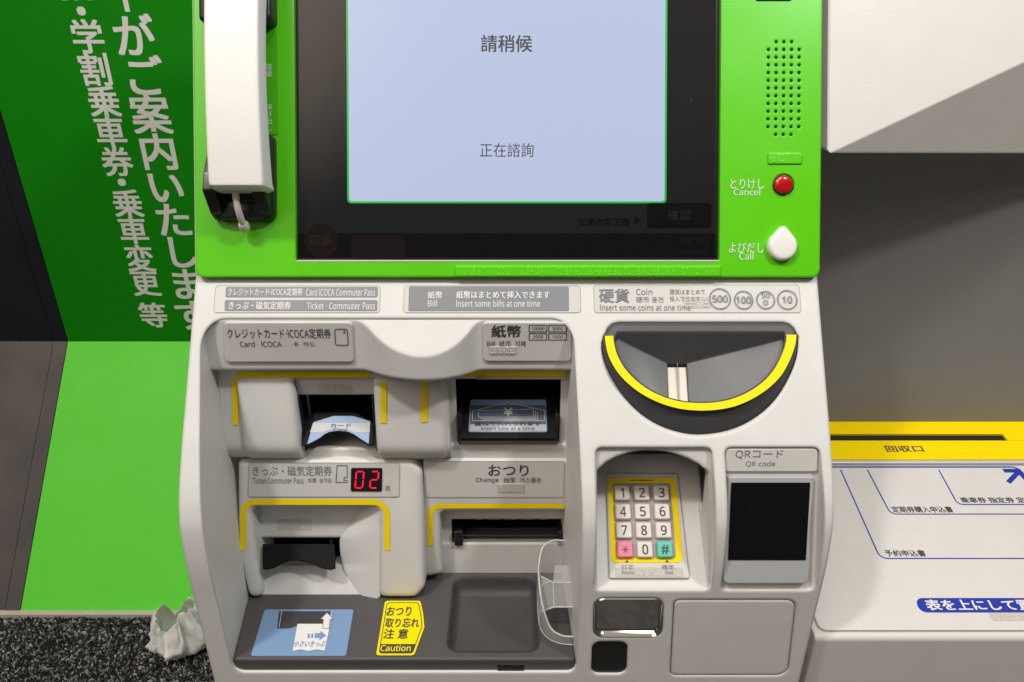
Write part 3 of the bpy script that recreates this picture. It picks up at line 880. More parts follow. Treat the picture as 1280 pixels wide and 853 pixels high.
# plate above the slot with braille, sill below it
NP = Frame((0, .6600, H), (1, 0, 0), (0, 0, 1))
mb = MB()
zs = NP.loc(420, 493.5)[1]
mb.slab(NP, [(xb - .012, zs), (xc + .012, zs), (xc + .012, zt), (xb - .012, zt)], -.04, 0, 'white_plastic')
mb2 = MB(); mb2.slab(NP, NP.rect(398, 480.5, 441, 491, .001), -.0004, .001, 'braille_clear', bev=.0003, nb=2)
braille_dots(mb2, NP, 401, 482.5, 438, 490, 4, .001, 'braille_dot', seed=21)
mb2.build('braille_tag', card)
mb.build('slot_surround', card)
mb = MB()
sz = NP.loc(420, 560)[1]
mb.slab(NP, [(xb - .012, -.47), (xc + .012, -.47), (xc + .012, sz), (xb - .012, sz)], -.04, .002, 'white_plastic', bev=.001, nb=2)
mb.build('slot_sill', card)
def liner(mb, F, x0, x1, b0, b1, depth, mname='mouth_black', h=0.0):
    """open-fronted black box set into an opening"""
    c = [(x0, b0), (x1, b0), (x1, b1), (x0, b1)]
    for i in range(4):
        p, q = c[i], c[(i + 1) % 4]
        mb.face([F.pt(*p, h), F.pt(*q, h), F.pt(*q, -depth), F.pt(*p, -depth)], mname)
    mb.face([F.pt(*p, -depth) for p in c], mname)
mb = MB()
liner(mb, NP, xb - .0105, xc + .0105, sz - .0005, zs + .0005, .06)
fr = [(xb + .001, sz - .002, .001), (xb + .004, sz - .002, .001), (xb + .004, zs - .001, 0), (xb + .001, zs - .001, 0)]
mb.slab(NP, fr, -.02, .004, 'black_plastic', bev=.0008, nb=2)
fr = [(xc - .004, sz - .002, .001), (xc - .001, sz - .002, .001), (xc - .001, zs - .001, 0), (xc - .004, zs - .001, 0)]
mb.slab(NP, fr, -.02, .004, 'black_plastic', bev=.0008, nb=2)
mouth = mb.build('card_mouth', card, fix=False)
CT_ = tilted(.6450, -.4336, 48)
mb = MB()
arc = [(443.5, 545), (436, 541.5), (424, 540.2), (411, 541.5), (404, 545)]
tong = [(377, 557), (384, 557.5), (388, 556)] + [(399, 550)] + arc[::-1] + [(450, 550), (458, 556), (463, 557.5), (467, 556), (467, 530), (445, 515), (392, 515), (377, 530)]
mb.slab(CT_, CT_.poly(tong), -.0025, 0, 'mouth_black', bev=.0006, nb=2)
st = [(384, 555.5), (389, 553.5), (400, 547.5), (405, 543.5), (412, 540), (424, 538.7), (436, 540), (443, 543.5), (449, 547.5), (458, 553.5), (461, 555), (463, 527), (441, 520.3), (417, 520.3), (392.5, 528)]
mb.sheet(CT_, CT_.poly(st), .0005, 'sticker_blue')
mb.sheet(CT_, CT_.poly([(391.5, 529.2), (462.5, 529.2), (462.5, 541), (443.5, 541.2), (436, 537.8), (424, 536.5), (411, 537.8), (403.5, 541.2), (387.8, 541)]), .0008, 'white_ink')
mb.text(CT_, 'カード', 413.5, 530, 439, 535, 'ink', .0012, bold=.01)
mb.text(CT_, 'Card', 417, 535.8, 433.5, 539.4, 'ink', .0012)
mb.build('card_tongue', card)
def arch_strip(mb, F, outer, w, h, mname='yellow'):
    mb.path(F, outer, w, h, mname)
YS = tilted(.6500, -.40, 10)
mb = MB()
def pl(F, pts): return [(*F.loc(p[0], p[1]), p[2] if len(p) > 2 else 0) for p in pts]
a = YS.loc(294.5, 531)
b_top = YS.loc(400, 468.3)[1]
arx = YS.loc(479.5, 500)[0]; alx = YS.loc(294.5, 500)[0]
mb.path(YS, [(YS.loc(294.5, 531)[0], YS.loc(294, 531)[1], 0), (YS.loc(294.5, 470)[0], b_top, .010), (arx - .012, b_top, 0)], .0062, .0008, 'yellow')
XS = XF.off(.0005)
mb.path(XS, [(*XS.loc(479.5, 529), 0), (*XS.loc(479.5, 478), .006), (XS.loc(471, 478)[0], XS.loc(479.5, 477)[1], 0)][:2], .0062, .0003, 'yellow')
# header band carrying the strip between the cheeks
mb.build('yellow_strip', card)
mb = MB()
hb = YS.loc(400, 473.5)[1]
ht = YS.loc(400, 460)[1]
mb.slab(YS, [(xb - .010, hb, 0), (xc + .010, hb, 0), (xc + .010, ht, 0), (xb - .010, ht, 0)], -.03, -.0001, 'white_plastic')
mb.build('header_band', card)

# bill slot
BP = Frame((0, .6600, H), (1, 0, 0), (0, 0, 1))
mb = MB()
bx0, bx1 = X(560, 515, BP), RX1 - .004
ox0, ox1 = X(571, 515, BP), X(700, 515, BP)
oz0, oz1 = BP.loc(640, 553)[1], BP.loc(640, 473.5)[1]
mb.slab(BP, [(bx0, -.47), (ox0, -.47), (ox0, zt), (bx0, zt)], -.04, 0, 'white_plastic')
mb.slab(BP, [(ox1, -.47), (bx1, -.47), (bx1, zt), (ox1, zt)], -.04, 0, 'white_plastic')
mb.slab(BP, [(ox0, oz1), (ox1, oz1), (ox1, zt), (ox0, zt)], -.04, .0004, 'white_plastic')
mb.slab(BP, [(bx0, -.475), (bx1, -.475), (bx1, oz0), (bx0, oz0)], -.04, .004, 'white_plastic', bev=.002, nb=3)
bz = BP.loc(640, 471)[1]
mb.slab(BP, [(X(596, 471, BP), oz1 + .0005, .003), (bx1, oz1 + .0005, 0), (bx1, bz, 0), (X(596, 471, BP), bz, .003)], -.01, .0035, 'white_plastic', bev=.001, nb=2)
bill = mb.build('bill_slot_unit', TM)
mb = MB()
mb.path(BP, [(X(570, 467, BP), BP.loc(600, 467)[1]), (X(708, 467, BP), BP.loc(600, 467)[1])], .0065, .0010, 'yellow')
YV = XF.off(.0005)
mb.path(YV, [YV.loc(530.5, 528), YV.loc(530.5, 478)], .0062, .0003, 'yellow')
mb.build('yellow_strip', bill)
mb = MB()
liner(mb, BP, ox0 + .0003, ox1 - .0003, oz0 + .0003, oz1 - .0003, .07)
for q0, q1 in ((573, 577), (693.5, 697.5)):
    mb.slab(BP, [(X(q0, 530, BP), oz0 + .001, .001), (X(q1, 530, BP), oz0 + .001, .001), (X(q1, 530, BP), BP.loc(640, 515)[1], .001), (X(q0, 530, BP), BP.loc(640, 515)[1], .001)], -.03, .006, 'black_plastic', bev=.001, nb=2)
mb.build('bill_mouth', bill, fix=False)
BT = tilted(.652, -.4285, 52)
mb = MB()
mb.slab(BT, BT.poly([(574, 549, .002), (697, 549, .002), (694, 494, 0), (578, 494, 0)]), -.003, 0, 'mouth_black', bev=.001, nb=2)
mb.slab(BT, BT.poly([(574, 551, .001), (697, 551, .001), (697, 541, 0), (574, 541, 0)]), -.012, -.002, 'black_plastic', bev=.001, nb=2)
mb.sheet(BT, BT.poly([(585.5, 540.5, .002), (684, 540.5, .002), (682.5, 500, .002), (588, 500, .002)]), .0004, 'sticker_blue')
mb.sheet(BT, BT.poly([(588, 530.5), (682.5, 530.5), (682, 507), (588.5, 507)]), .0007, 'sticker_navy')
mb.sheet(BT, BT.poly([(587.5, 539), (683, 539), (682.5, 531), (587.8, 531)]), .0007, 'white_ink')
mb.path(BT, pl(BT, [(590.5, 526.5), (590.5, 514.5), (635, 503.5), (680.5, 513.5), (680.5, 526.5)]), .0007, .001, 'white_ink', closed=True)
mb.path(BT, pl(BT, [(598, 522), (598, 514), (667, 512), (667, 522)]), .0006, .001, 'white_ink', closed=True)
mb.path(BT, pl(BT, [(600, 523.6), (669.5, 523.6), (669.5, 514)]), .0006, .001, 'white_ink')
mb.path(BT, pl(BT, [(602.5, 525.1), (672, 525.1), (672, 516)]), .0006, .001, 'white_ink')
mb.text(BT, '¥', 630, 510.5, 640.5, 520, 'white_ink', .0012, bold=.02)
mb.text(BT, '重ねて入れられます', 593.5, 528, 676, 532.8, 'ink', .0012, bold=.012)
mb.text(BT, 'Insert bills at a time', 601.5, 534, 668, 538.3, 'ink', .0012)
mb.build('bill_tongue', bill)

# --- lower row: ticket slot (left) and change slot (right)
TT = tilted(.6470, -.4590, 13)
mb = MB()
tb_ = [(297, 576, .003), (515, 576, .012), (527, 590, .012), (531, 735, .014), (520, 747.5, .012), (474, 747.5, .002), (474.5, 634, .009), (312, 634, .009), (327, 747.5, .004), (311, 747.5, .010), (297, 690, .03)]
mb.slab(TT, TT.poly(tb_), -.06, 0, 'white_plastic_soft', bev=.005, nb=5)
tick = mb.build('ticket_slot_unit', TM, smooth=35)
TB = TT.off(-.022)
mb = MB()
mb.slab(TB, TB.poly([(300, 672), (482, 672), (480, 625), (300, 625)]), -.03, 0, 'white_plastic')
mb.build('slot_surround', tick)
TF = TT.off(-.004)
mb = MB()
TL = TT.off(-.0075)
top_ = [TB.P(300, 706.8), TB.P(432, 706.8), TL.P(468, 750), TL.P(316, 750)]
mb.rings([[p + Vector((0, .02, -.004)) for p in top_], top_], 'white_plastic')
mb.build('slot_sill', tick)
# swelling cheek on the right of the opening
mb = MB()
Lc = catmull([tuple(TB.loc(*p)) for p in ((459, 631), (448, 644.5), (437, 658), (427, 669.5), (425, 676), (425.5, 690), (427, 702), (429.5, 708.5), (441, 722), (453, 734.5), (464, 745.5))], 3)
N_ = len(Lc) - 1
rows_ = []
for i, p in enumerate(Lc):
    t_ = i / N_
    dpt = .0008 + .017 * max(0, (t_ - .66) / .34)
    a_ = TB.pt(p[0], p[1], dpt); e_2 = TF.P(475.5, 630 + 115.5 * t_)
    row = []
    for k in range(9):
        w = k / 8
        q_ = a_.lerp(e_2, w) + TT.n * (.0010 * math.sin(math.pi * w) * math.sin(math.pi * min(1, t_ * 1.0)))
        row.append(q_)
    rows_.append(row)
mb.rings(rows_, 'white_plastic', cap0=False, cap1=False, closed=False)
mb.build('cheek', tick, smooth=60)
mb2 = MB(); mb2.slab(TB, TB.rect(347, 649.5, 389.5, 662, .001), -.0004, .001, 'braille_clear', bev=.0003, nb=2)
braille_dots(mb2, TB, 349, 651, 388, 660.5, 5, .001, 'braille_dot', seed=33); mb2.build('braille_tag', tick)
mb = MB()
tl = TB.rect(321, 671.5, 429, 707)
liner(mb, TB, tl[0][0], tl[1][0], tl[0][1], tl[2][1], .05)
for q0 in (325, 414):
    mb.slab(TB, TB.rect(q0, 675, q0 + 2.5, 705, .0005), -.02, .004, 'black_plastic', bev=.0008, nb=2)
mb.build('ticket_mouth', tick, fix=False)
TG = tilted(.640, -.5595, 50)
mb = MB()
tg = [(328, 711.5), (334, 712), (342, 710), (352, 704.5), (360, 701.8), (370, 701), (382, 702.5), (392, 706), (404, 711), (412, 712.5), (419, 711), (418, 680), (328, 680)]
mb.slab(TG, TG.poly(tg), -.0028, 0, 'mouth_black', bev=.0008, nb=2)
mb.build('ticket_tongue', tick)
mb = MB()
mb.path(TT, [(*TT.loc(304, 688), 0), (*TT.loc(304, 627.5), .014), (*TT.loc(483.5, 627.5), .014), (*TT.loc(484, 688), 0)], .0064, .0006, 'yellow')
mb.build('yellow_strip', tick)
mb = MB()
R = TT.poly([(312, 578.5, .003), (499.5, 578.5, .003), (499, 621, .003), (310, 621, .003)])
mb.slab(TT, R, -.0004, .0006, 'white_plate')
mb.path(TT, R, .0005, .0008, 'film_edge', closed=True)
K = TT.off(.0006)
mb.text(K, 'きっぷ・磁気定期券', 316, 582.5, 415, 595, 'ink_grey', .0004, bold=.0)
mb.text(K, 'Ticket·Commuter Pass', 316, 597, 379.5, 604.5, 'ink_grey', .0004)
mb.text(K, '车票  승차권', 385, 597.5, 414, 603.5, 'ink_grey', .0004)
mb.path(K, K.poly([(421.5, 582), (434, 582), (434, 597), (430, 597), (430, 600.5), (434, 600.5), (434, 603), (420, 603)]), .0008, .0004, 'ink_blue_grey', closed=True)
mb.text(K, '枚', 481.5, 606.5, 488.5, 614, 'ink_grey', .0004)
lab = mb.build('ticket_label_plate', tick)
mb = MB()
mb.slab(K, K.poly([(439, 585, .0015), (478, 585, .0015), (477.5, 614, .0015), (438.5, 614, .0015)]), -.0003, .0012, 'led_black', bev=.0005, nb=2)
K2 = K.off(.0012)
def seg(x, segs):
    S = {'a': (x + 3.2, 589.5, x + 10.5, 589.5), 'b': (x + 11.5, 590.5, x + 10.6, 599), 'c': (x + 10.5, 600.6, x + 9.6, 609), 'd': (x + 1.2, 610, x + 8.6, 610),
         'e': (x + 1.2, 600.6, x + .4, 609), 'f': (x + 2.2, 590.5, x + 1.3, 599), 'g': (x + 2.4, 599.8, x + 9.6, 599.8)}
    for k in segs:
        x0, y0, x1, y1 = S[k]
        mb.path(K2, [K2.loc(x0, y0), K2.loc(x1, y1)], .0017, .0004, 'led_red')
seg(443.5, 'abcdef'); seg(462, 'abged')
mb.build('led_counter', lab)

CC = tilted(.6520, -.4640, 6)
mb = MB()
cz = [(529, 575, 0), (708.5, 575, 0), (708.5, 639, .001), (549, 639, .008), (553, 717, .002), (533, 722, .004), (529, 700, .01)]
a_ = CC.poly(cz); a_[1] = (RX1 - .004, a_[1][1], 0); a_[2] = (RX1 - .004, a_[2][1], 0)
mb.slab(CC, a_, -.05, 0, 'white_plastic_soft', bev=.003, nb=3)
chg = mb.build('change_slot_unit', TM, smooth=35)
CB = CC.off(-.020)
mb = MB()
ob = CB.rect(565, 649, 708, 678)
xl_, xr_ = CB.loc(540, 660)[0], RX1 - .004
top_, bot_ = CB.loc(640, 630)[1], CB.loc(640, 730)[1]
ox1_ = CB.loc(708, 660)[0]
mb.slab(CB, [(xl_, ob[2][1]), (xr_, ob[2][1]), (xr_, top_), (xl_, top_)], -.03, 0, 'white_plastic')
mb.slab(CB, [(xl_, ob[0][1]), (ob[0][0], ob[0][1]), (ob[0][0], ob[2][1]), (xl_, ob[2][1])], -.03, 0, 'white_plastic')
mb.slab(CB, [(ox1_, ob[0][1]), (xr_, ob[0][1]), (xr_, ob[2][1]), (ox1_, ob[2][1])], -.03, 0, 'white_plastic')
mb.slab(CB, [(xl_, bot_), (xr_, bot_), (xr_, ob[0][1]), (xl_, ob[0][1])], -.03, .002, 'white_plastic', bev=.001, nb=2)
mb.build('slot_surround', chg)
mb = MB()
liner(mb, CB, ob[0][0], ox1_, ob[0][1], ob[2][1], .05)
for q0, q1 in ((568, 579), (697, 707)):
    mb.slab(CB, CB.rect(q0, 661, q1, 679, .0008), -.02, .006, 'black_plastic', bev=.0012, nb=2)
for q0, q1 in ((593, 603), (609, 625), (630, 646), (651, 667), (673, 683)):
    mb.slab(CB, CB.rect(q0, 649, q1, 651.5, .0008), -.012, -.002, 'bowl_grey', bev=.0005, nb=2)
mb.slab(CB, CB.rect(579, 672, 697, 673.5), -.015, -.004, 'dark_grey')
mb.build('change_mouth', chg, fix=False)
mb = MB()
mb.path(CC, [(*CC.loc(538, 682), 0), (*CC.loc(538, 632.5), .012), (*CC.loc(705.5, 632.5), 0)], .0056, .0006, 'yellow')
mb.build('yellow_strip', chg)
mb = MB()
R = CC.poly([(531.5, 576.5, .002), (705.5, 576.5, .002), (704.5, 621.5, .002), (532.5, 621.5, .002)])
mb.slab(CC, R, -.0004, .0006, 'white_plate')
mb.path(CC, R, .0005, .0008, 'film_edge', closed=True)
K = CC.off(.0006)
mb.text(K, 'おつり', 610.5, 581, 660.5, 595, 'ink', .0004, bold=.006)
mb.text(K, 'Change', 595, 597, 623, 604, 'ink', .0004)
mb.text(K, '找零  거스름돈', 629.5, 597, 677, 603.5, 'ink', .0004)
mb.slab(K, K.rect(622.5, 605, 655, 615.5, .0008), -.0004, .001, 'braille_clear', bev=.0003, nb=2)
braille_dots(mb, K, 624, 605.5, 654, 614.5, 4, .001, 'braille_dot', seed=41)
mb.build('change_label_plate', chg)

# --- tray under the slots

a0, a1 = RX0 + .0005, RX1 - .0005
bb = .135
wl, wr, wf, wb = TR.loc(562, 770)[0], TR.loc(673, 770)[0], TR.loc(620, 815)[1], TR.loc(620, 720.5)[1]
mb = MB()
mb.slab(TR, [(a0, 0, .002), (a1, 0, .002), (edge_right(.532 + bb) + .001, bb, 0), (edge_left(.532 + bb) - .001, bb, 0)], -.0150, 0, 'tray_grey', bev=.002, nb=3)
tray = mb.build('coin_tray', TM)
c = MB()
wp = rounded([(wl, wf, .013), (wr, wf, .013), (wr, wb, .013), (wl, wb, .013)], 10)
c.rings([[TR.pt(*p, -.03) for p in wp], [TR.pt(*p, .02) for p in wp]], 'tray_grey')
boolean(tray, [c.build('cut')])
mb = MB()
rs = []
for d_, h_ in ((0, .0003), (.0008, -.0003), (.0018, -.006), (.003, -.014), (.0055, -.0185), (.010, -.021)):
    rs.append([TR.pt(*p, h_) for p in inset(wp, d_)])
mb.rings(rs, 'tray_grey', cap0=False)
mb.build('coin_well', tray, smooth=50)
mb = MB()
mb.slab(TR, TR.poly([(331, 762.5, .0025), (442, 762.5, .0025), (432.5, 820.5, .0025), (313.5, 820.5, .0025)]), -.0004, .0005, 'sticker_blue')
h = .0009
mb.sheet(TR, TR.poly([(349, 765), (415, 765), (413, 786), (402, 785), (391, 781.5), (383, 780.5), (372, 783), (362, 786.5), (346.5, 786.5)]), h, 'ink')
mb.path(TR, pl(TR, [(352.5, 765), (349, 786)]), .0006, .0013, 'white_ink')
mb.path(TR, pl(TR, [(414.5, 765), (412, 786)]), .0012, .0013, 'white_ink')
mb.sheet(TR, TR.poly([(372, 781), (413, 781), (406, 814.5), (396, 813), (386, 815), (376, 813), (366, 815)]), .0012, 'white_text')
mb.sheet(TR, TR.poly([(409, 767.5), (417, 775.5), (412.5, 775.5), (411.5, 787), (403.5, 787), (404.5, 775.5), (401, 775.5)]), .0016, 'white_text')
mb.path(TR, pl(TR, [(409, 767.5), (417, 775.5), (412.5, 775.5), (411.5, 787), (403.5, 787), (404.5, 775.5), (401, 775.5)]), .0005, .0018, 'ink_grey', closed=True)
for x in (385, 389.5): mb.sheet(TR, TR.poly([(x, 793.5), (x + 2.5, 793.5), (x + 2, 799), (x - .5, 799)]), .0016, 'sticker_blue')
mb.sheet(TR, TR.poly([(394, 793), (400.5, 793), (401, 790), (408, 796), (399, 802), (399.8, 799), (393.3, 799)]), .0016, 'sticker_blue')
mb.text(TR, '小さいきっぷ', 368, 802.5, 406.5, 810, 'sticker_blue', .0016, bold=.01)
mb.build('ticket_sticker', tray)
mb = MB()
cp = [(481, 751.5, .0035), (526, 751.5, .004), (529.5, 768, .004), (531, 785, .004), (518, 820.5, .004), (469.5, 820.5, .0035)]
mb.slab(TR, TR.poly(cp), -.0004, .0005, 'ink')
ip = inset(rounded(TR.poly(cp)), .0004)
mb.face([TR.pt(p.x, p.y, .0008) for p in ip], 'yellow_bright')
mb.path(TR, TR.poly([(484, 754.5, .003), (523, 754.5, .003), (526, 769, .003), (527.5, 784, .003), (515.5, 817.5, .003), (474, 817.5, .003)]), .0008, .0011, 'ink', closed=True)
mb.path(TR, pl(TR, [(475.5, 806.5), (520, 806.5)]), .0007, .0011, 'ink')
mb.sheet(TR, TR.poly([(475.5, 807), (519.5, 807), (515.5, 817, .003), (474.3, 817, .003)]), .0011, 'ink')
mb.text(TR, 'おつり', 484, 759.5, 514, 771, 'ink', .0014, bold=.012)
mb.text(TR, '取り忘れ', 482, 774, 524, 785.5, 'ink', .0014, bold=.012)
mb.text(TR, '注 意', 480, 787.5, 510, 799.5, 'ink', .0014, bold=.012)
mb.text(TR, 'Caution', 476, 808, 513.5, 815.5, 'yellow_bright', .0016, bold=.012)
mb.build('caution_sticker', tray)
mb = MB()
TE = Frame((0, .5320, H - .6310), (1, 0, 0), (0, 0, 1))
mb.slab(TE, TE.rect(622, 829.5, 655, 838, .0008), -.001, .0012, 'black_plastic', bev=.0004, nb=2)
braille_dots(mb, TE, 624, 830.5, 653, 837.5, 4, .0012, 'dark_grey', seed=51)
mb.build('braille_plate', tray)
# clear cover over the well's right end
mb = MB()
def wallseg(p, q, z0p, z1p, z0q, z1q, th=.0016):
    d_ = (Vector(q) - Vector(p)); nn = Vector((-d_.y, d_.x)).normalized() * th
    A = [(p[0], p[1], z0p), (q[0], q[1], z0q), (q[0], q[1], z1q), (p[0], p[1], z1p)]
    B = [(x + nn.x, y_ + nn.y, z) for x, y_, z in A]
    mb.rings([A, B], 'acrylic')
zt_ = lambda y_: H - .6185 + .0006
ctl = [(.0615, .6400, .058), (.046, .6400, .060), (.0335, .6330, .057), (.0285, .615, .049), (.0275, .590, .054), (.0300, .569, .040), (.0385, .5565, .018), (.050, .5510, .012), (.0620, .5495, .012)]
path = []
for i in range(len(ctl) - 1):
    p0, p1, p2, p3 = ctl[max(0, i - 1)], ctl[i], ctl[i + 1], ctl[min(len(ctl) - 1, i + 2)]
    for k in range(4):
        t_ = k / 4
        path.append(tuple(.5 * (2 * p1[q] + (p2[q] - p0[q]) * t_ + (2 * p0[q] - 5 * p1[q] + 4 * p2[q] - p3[q]) * t_ * t_ + (3 * p1[q] - p0[q] - 3 * p2[q] + p3[q]) * t_ ** 3) for q in range(3)))
path.append(ctl[-1])
outer_ = [[(x, y_, zt_(y_) + h_ * w - .0) for x, y_, h_ in path] for w in (0, .33, .66, 1)]
outer_[1] = [(x - .0012, y_, z) for x, y_, z in outer_[1]]; outer_[2] = [(x - .0012, y_, z) for x, y_, z in outer_[2]]
mb.rings(outer_, 'acrylic', cap0=False, cap1=False, closed=False)
mb.rings([[(x + .0016, y_ - (.0012 if y_ > .61 else -.0012), z) for x, y_, z in r_] for r_ in outer_], 'acrylic', cap0=False, cap1=False, closed=False)
mb.tube([(x + .0008, y_, z) for x, y_, z in outer_[3]], .0009, 'acrylic_edge_glint', 6)  # thin white tubes stand in for light caught along the sheet
mb.tube([(x + .0008, y_, z + .0004) for x, y_, z in outer_[0]], .0006, 'acrylic_edge_glint', 6)
for i in (8, 20): mb.tube([outer_[k][i] for k in range(4)], .0004, 'acrylic_edge_glint', 6)
# bent inner leaf and hinge ledge
A = [(.0305, .592, zt_(.592) + .053), (.043, .586, zt_(.586) + .050), (.0635, .586, zt_(.586) + .050)]
Bq = [(.0305, .575, zt_(.575) + .020), (.044, .570, zt_(.570) + .032), (.0635, .570, zt_(.570) + .032)]
for i in range(2):
    f0 = [A[i], A[i + 1], Bq[i + 1], Bq[i]]
    mb.rings([f0, [(x, y_ + .0015, z - .0008) for x, y_, z in f0]], 'acrylic')
f0 = [(.043, .586, zt_(.586) + .050), (.0635, .586, zt_(.586) + .050), (.0635, .612, zt_(.612) + .050), (.046, .612, zt_(.612) + .050)]
mb.rings([f0, [(x, y_, z - .0015) for x, y_, z in f0]], 'acrylic')
for P_ in (A, Bq): mb.tube(P_, .0007, 'acrylic_edge_glint', 6)
mb.tube([A[1], Bq[1]], .0005, 'acrylic_edge_glint', 6)
mb.build('clear_cover', tray, smooth=40)

# --- coin cup
RIM = tilted(.577, -.3545, 45.5)
mb = MB()
# rim: lift the plan outline to the rim plane
def rim_z(y_): return H - .3545 + (y_ - .577) / math.tan(math.radians(45.5))
def fz_w(y_): return H + fz(y_)
shr = inset([Vector(p) for p in cup_plan], .0009)
if sum(shr[i].x * shr[(i + 1) % len(shr)].y - shr[(i + 1) % len(shr)].x * shr[i].y for i in range(len(shr))) < 0:
    shr = inset([Vector(p) for p in cup_plan], -.0009)
    sg = -1
else: sg = 1
r0 = [(p.x, p.y, fz_w(p.y) - .02) for p in shr]
r00 = [(p.x, p.y, fz_w(p.y) + .0006) for p in shr]
i1 = inset(shr, sg * .0024)
cupc = Vector((sum(p.x for p in shr) / len(shr), sum(p.y for p in shr) / len(shr)))
t1 = [(p.x, p.y, max(rim_z(p.y) - .002, fz_w(p.y) + .0008)) for p in i1]
i2 = inset(shr, sg * .0036)
t2 = [(p.x, p.y, max(rim_z(p.y), fz_w(p.y) + .0015)) for p in i2]
# inner edge of the rim
inn_px = [(768, 414.5), (769, 428), (773, 443), (782, 459), (795, 473), (811, 485.5), (830, 495), (850, 500.5), (871, 502.5), (892, 502), (912, 498), (931, 490.5), (948, 480), (962, 466.5), (973, 450), (980, 432), (981.5, 414.5)]
inn = catmull([(p.x, p.y) for p in [RIM.P(*q) for q in inn_px]], 3)
def nearest_ring(src, ring):      # give ring the vertex count of src by matching directions from a common centre
    out = []
    c_ = Vector((sum(p[0] for p in ring) / len(ring), sum(p[1] for p in ring) / len(ring)))
    for p in src:
        d_ = (Vector((p[0], p[1])) - c_)
        best = None
        N = len(ring)
        for i in range(N):
            a_ = Vector(ring[i][:2]) - c_; b_ = Vector(ring[(i + 1) % N][:2]) - c_
            e = b_ - a_; den = d_.x * e.y - d_.y * e.x
            if abs(den) < 1e-12: continue
            t_ = (a_.x * e.y - a_.y * e.x) / den; w = (a_.x * d_.y - a_.y * d_.x) / den
            if t_ > 0 and -1e-6 <= w <= 1 + 1e-6: best = c_ + d_ * t_
        out.append(best if best is not None else c_)
    return out
k_in = nearest_ring(t2, inn)
t3 = [(p.x, p.y, max(rim_z(p.y), fz_w(p.y) + .0015)) for p in k_in]
t4 = [(p.x + (cupc.x - p.x) * .012, p.y + (cupc.y - p.y) * .012, max(rim_z(p.y), fz_w(p.y) + .0015) - .006) for p in k_in]
mb.rings([r0, r00, t1, t2, t3, t4], 'dark_grey', cap0=False, cap1=False)
coin = mb.build('coin_cup', TM, smooth=28)
# inside: two sloping floors, upright back, slot
mb = MB()
ytopi = RIM.P(875, 414.5).y - .0004
front = [(x, y_) for x, y_ in inn]
def sunk(p, d_): return Vector((p[0], p[1], rim_z(p[1]) - d_))
BLp = Vector((inn[0][0] + .0006, ytopi, rim_z(ytopi) - .006)); BRp = Vector((inn[-1][0] - .0006, ytopi, rim_z(ytopi) - .008))
def back_pt(px, py):
    d_ = ray(px, py); t_ = ytopi / d_.y; return CAMP + d_ * t_
S1l, S1r = back_pt(834, 455), back_pt(858.5, 455)
S2l = RIM.P(836, 503.0, -.010); S2r = RIM.P(861, 504.0, -.010)
il = min(range(len(inn)), key=lambda i: abs(inn[i][0] - S2l.x) + (0 if inn[i][1] < .6 else 9))
ir = min(range(len(inn)), key=lambda i: abs(inn[i][0] - S2r.x) + (0 if inn[i][1] < .6 else 9))
def ruled(cur, A, B, k=10, mname='bowl_grey'):
    rows_ = []
    for i, p in enumerate(cur):
        t_ = i / (len(cur) - 1); e = A.lerp(B, t_)
        row = []
        for j in range(k + 1):
            w = j / k
            q_ = p.lerp(e, w)
            q_.z -= .0045 * math.sin(math.pi * min(1, w * 1.6)) * (1 - w) * math.sin(math.pi * t_) ** .5   # fillet towards the wall
            row.append(q_)
        rows_.append(row)
    mb.rings(rows_, mname, cap0=False, cap1=False, closed=False)
lcur = [BLp] + [sunk(p, .006 + .006 * i / il) for i, p in enumerate(inn) if 0 < i <= il]
rcur = [BRp] + [sunk(inn[i], .008 + .004 * (len(inn) - 1 - i) / (len(inn) - 1 - ir)) for i in range(len(inn) - 2, ir - 1, -1)]
ruled(lcur, S1l, S2l); ruled(rcur, S1r, S2r)
mb.face([BLp + Vector((0, 0, .004)), BRp + Vector((0, 0, .006)), BRp, S1r, S1l, BLp], 'dark_grey')
lf = [sunk(p, .012) for p in inn]
mb.face([S2l, S2r] + lf[il:ir + 1][::-1], 'bowl_grey')
dn = Vector((0, .004, -.03))
mb.face([S1l, S2l, S2l + dn, S1l + dn], 'dark_grey'); mb.face([S1r, S2r, S2r + dn, S1r + dn], 'dark_grey')
mb.face([S1l + dn, S2l + dn, S2r + dn, S1r + dn], 'black_matt')
mb.face([S1l, S1r, S1r + dn, S1l + dn], 'black_matt')
mb.build('bowl', coin, smooth=12)
mb = MB()
mid1, mid2 = (S1l + S1r) / 2, (S2l + S2r) / 2
def strip_box(f0, f1, drop0, drop1, up_, mname):
    a_ = S2l.lerp(S2r, f0); b_ = S2l.lerp(S2r, f1); c_ = S1l.lerp(S1r, f1); d_ = S1l.lerp(S1r, f0)
    top = [a_ + Vector((0, 0, up_ - drop1)), b_ + Vector((0, 0, up_ - drop1)), c_ + Vector((0, 0, up_ - drop0)), d_ + Vector((0, 0, up_ - drop0))]
    mb.rings([[p - Vector((0, 0, .006)) for p in top], top], mname)
strip_box(.02, .495, .004, .0015, 0, 'metal_cream'); strip_box(.525, .98, .004, .0015, 0, 'metal_cream')
strip_box(.496, .524, .002, .0012, .003, 'steel')
mb.build('coin_slot', coin)
mb = MB()
yo = [(756.3, 420), (757, 429), (761, 445.5), (771, 464), (785, 479.5), (803, 493), (824, 503.5), (847, 510.5), (871, 513.3), (895, 512.5), (918.5, 508), (940, 499), (960, 486), (976, 470), (987, 451), (994, 431), (995.5, 418.5)]
yi = [(766.5, 420), (767.5, 429), (771.3, 443.5), (780, 459.5), (793, 474), (809.5, 486.5), (829, 496.2), (850, 502), (871, 504), (892, 503.5), (913, 499.5), (932.5, 491.8), (950, 480.8), (964, 467), (974.5, 450), (981.8, 431), (983.3, 418.5)]
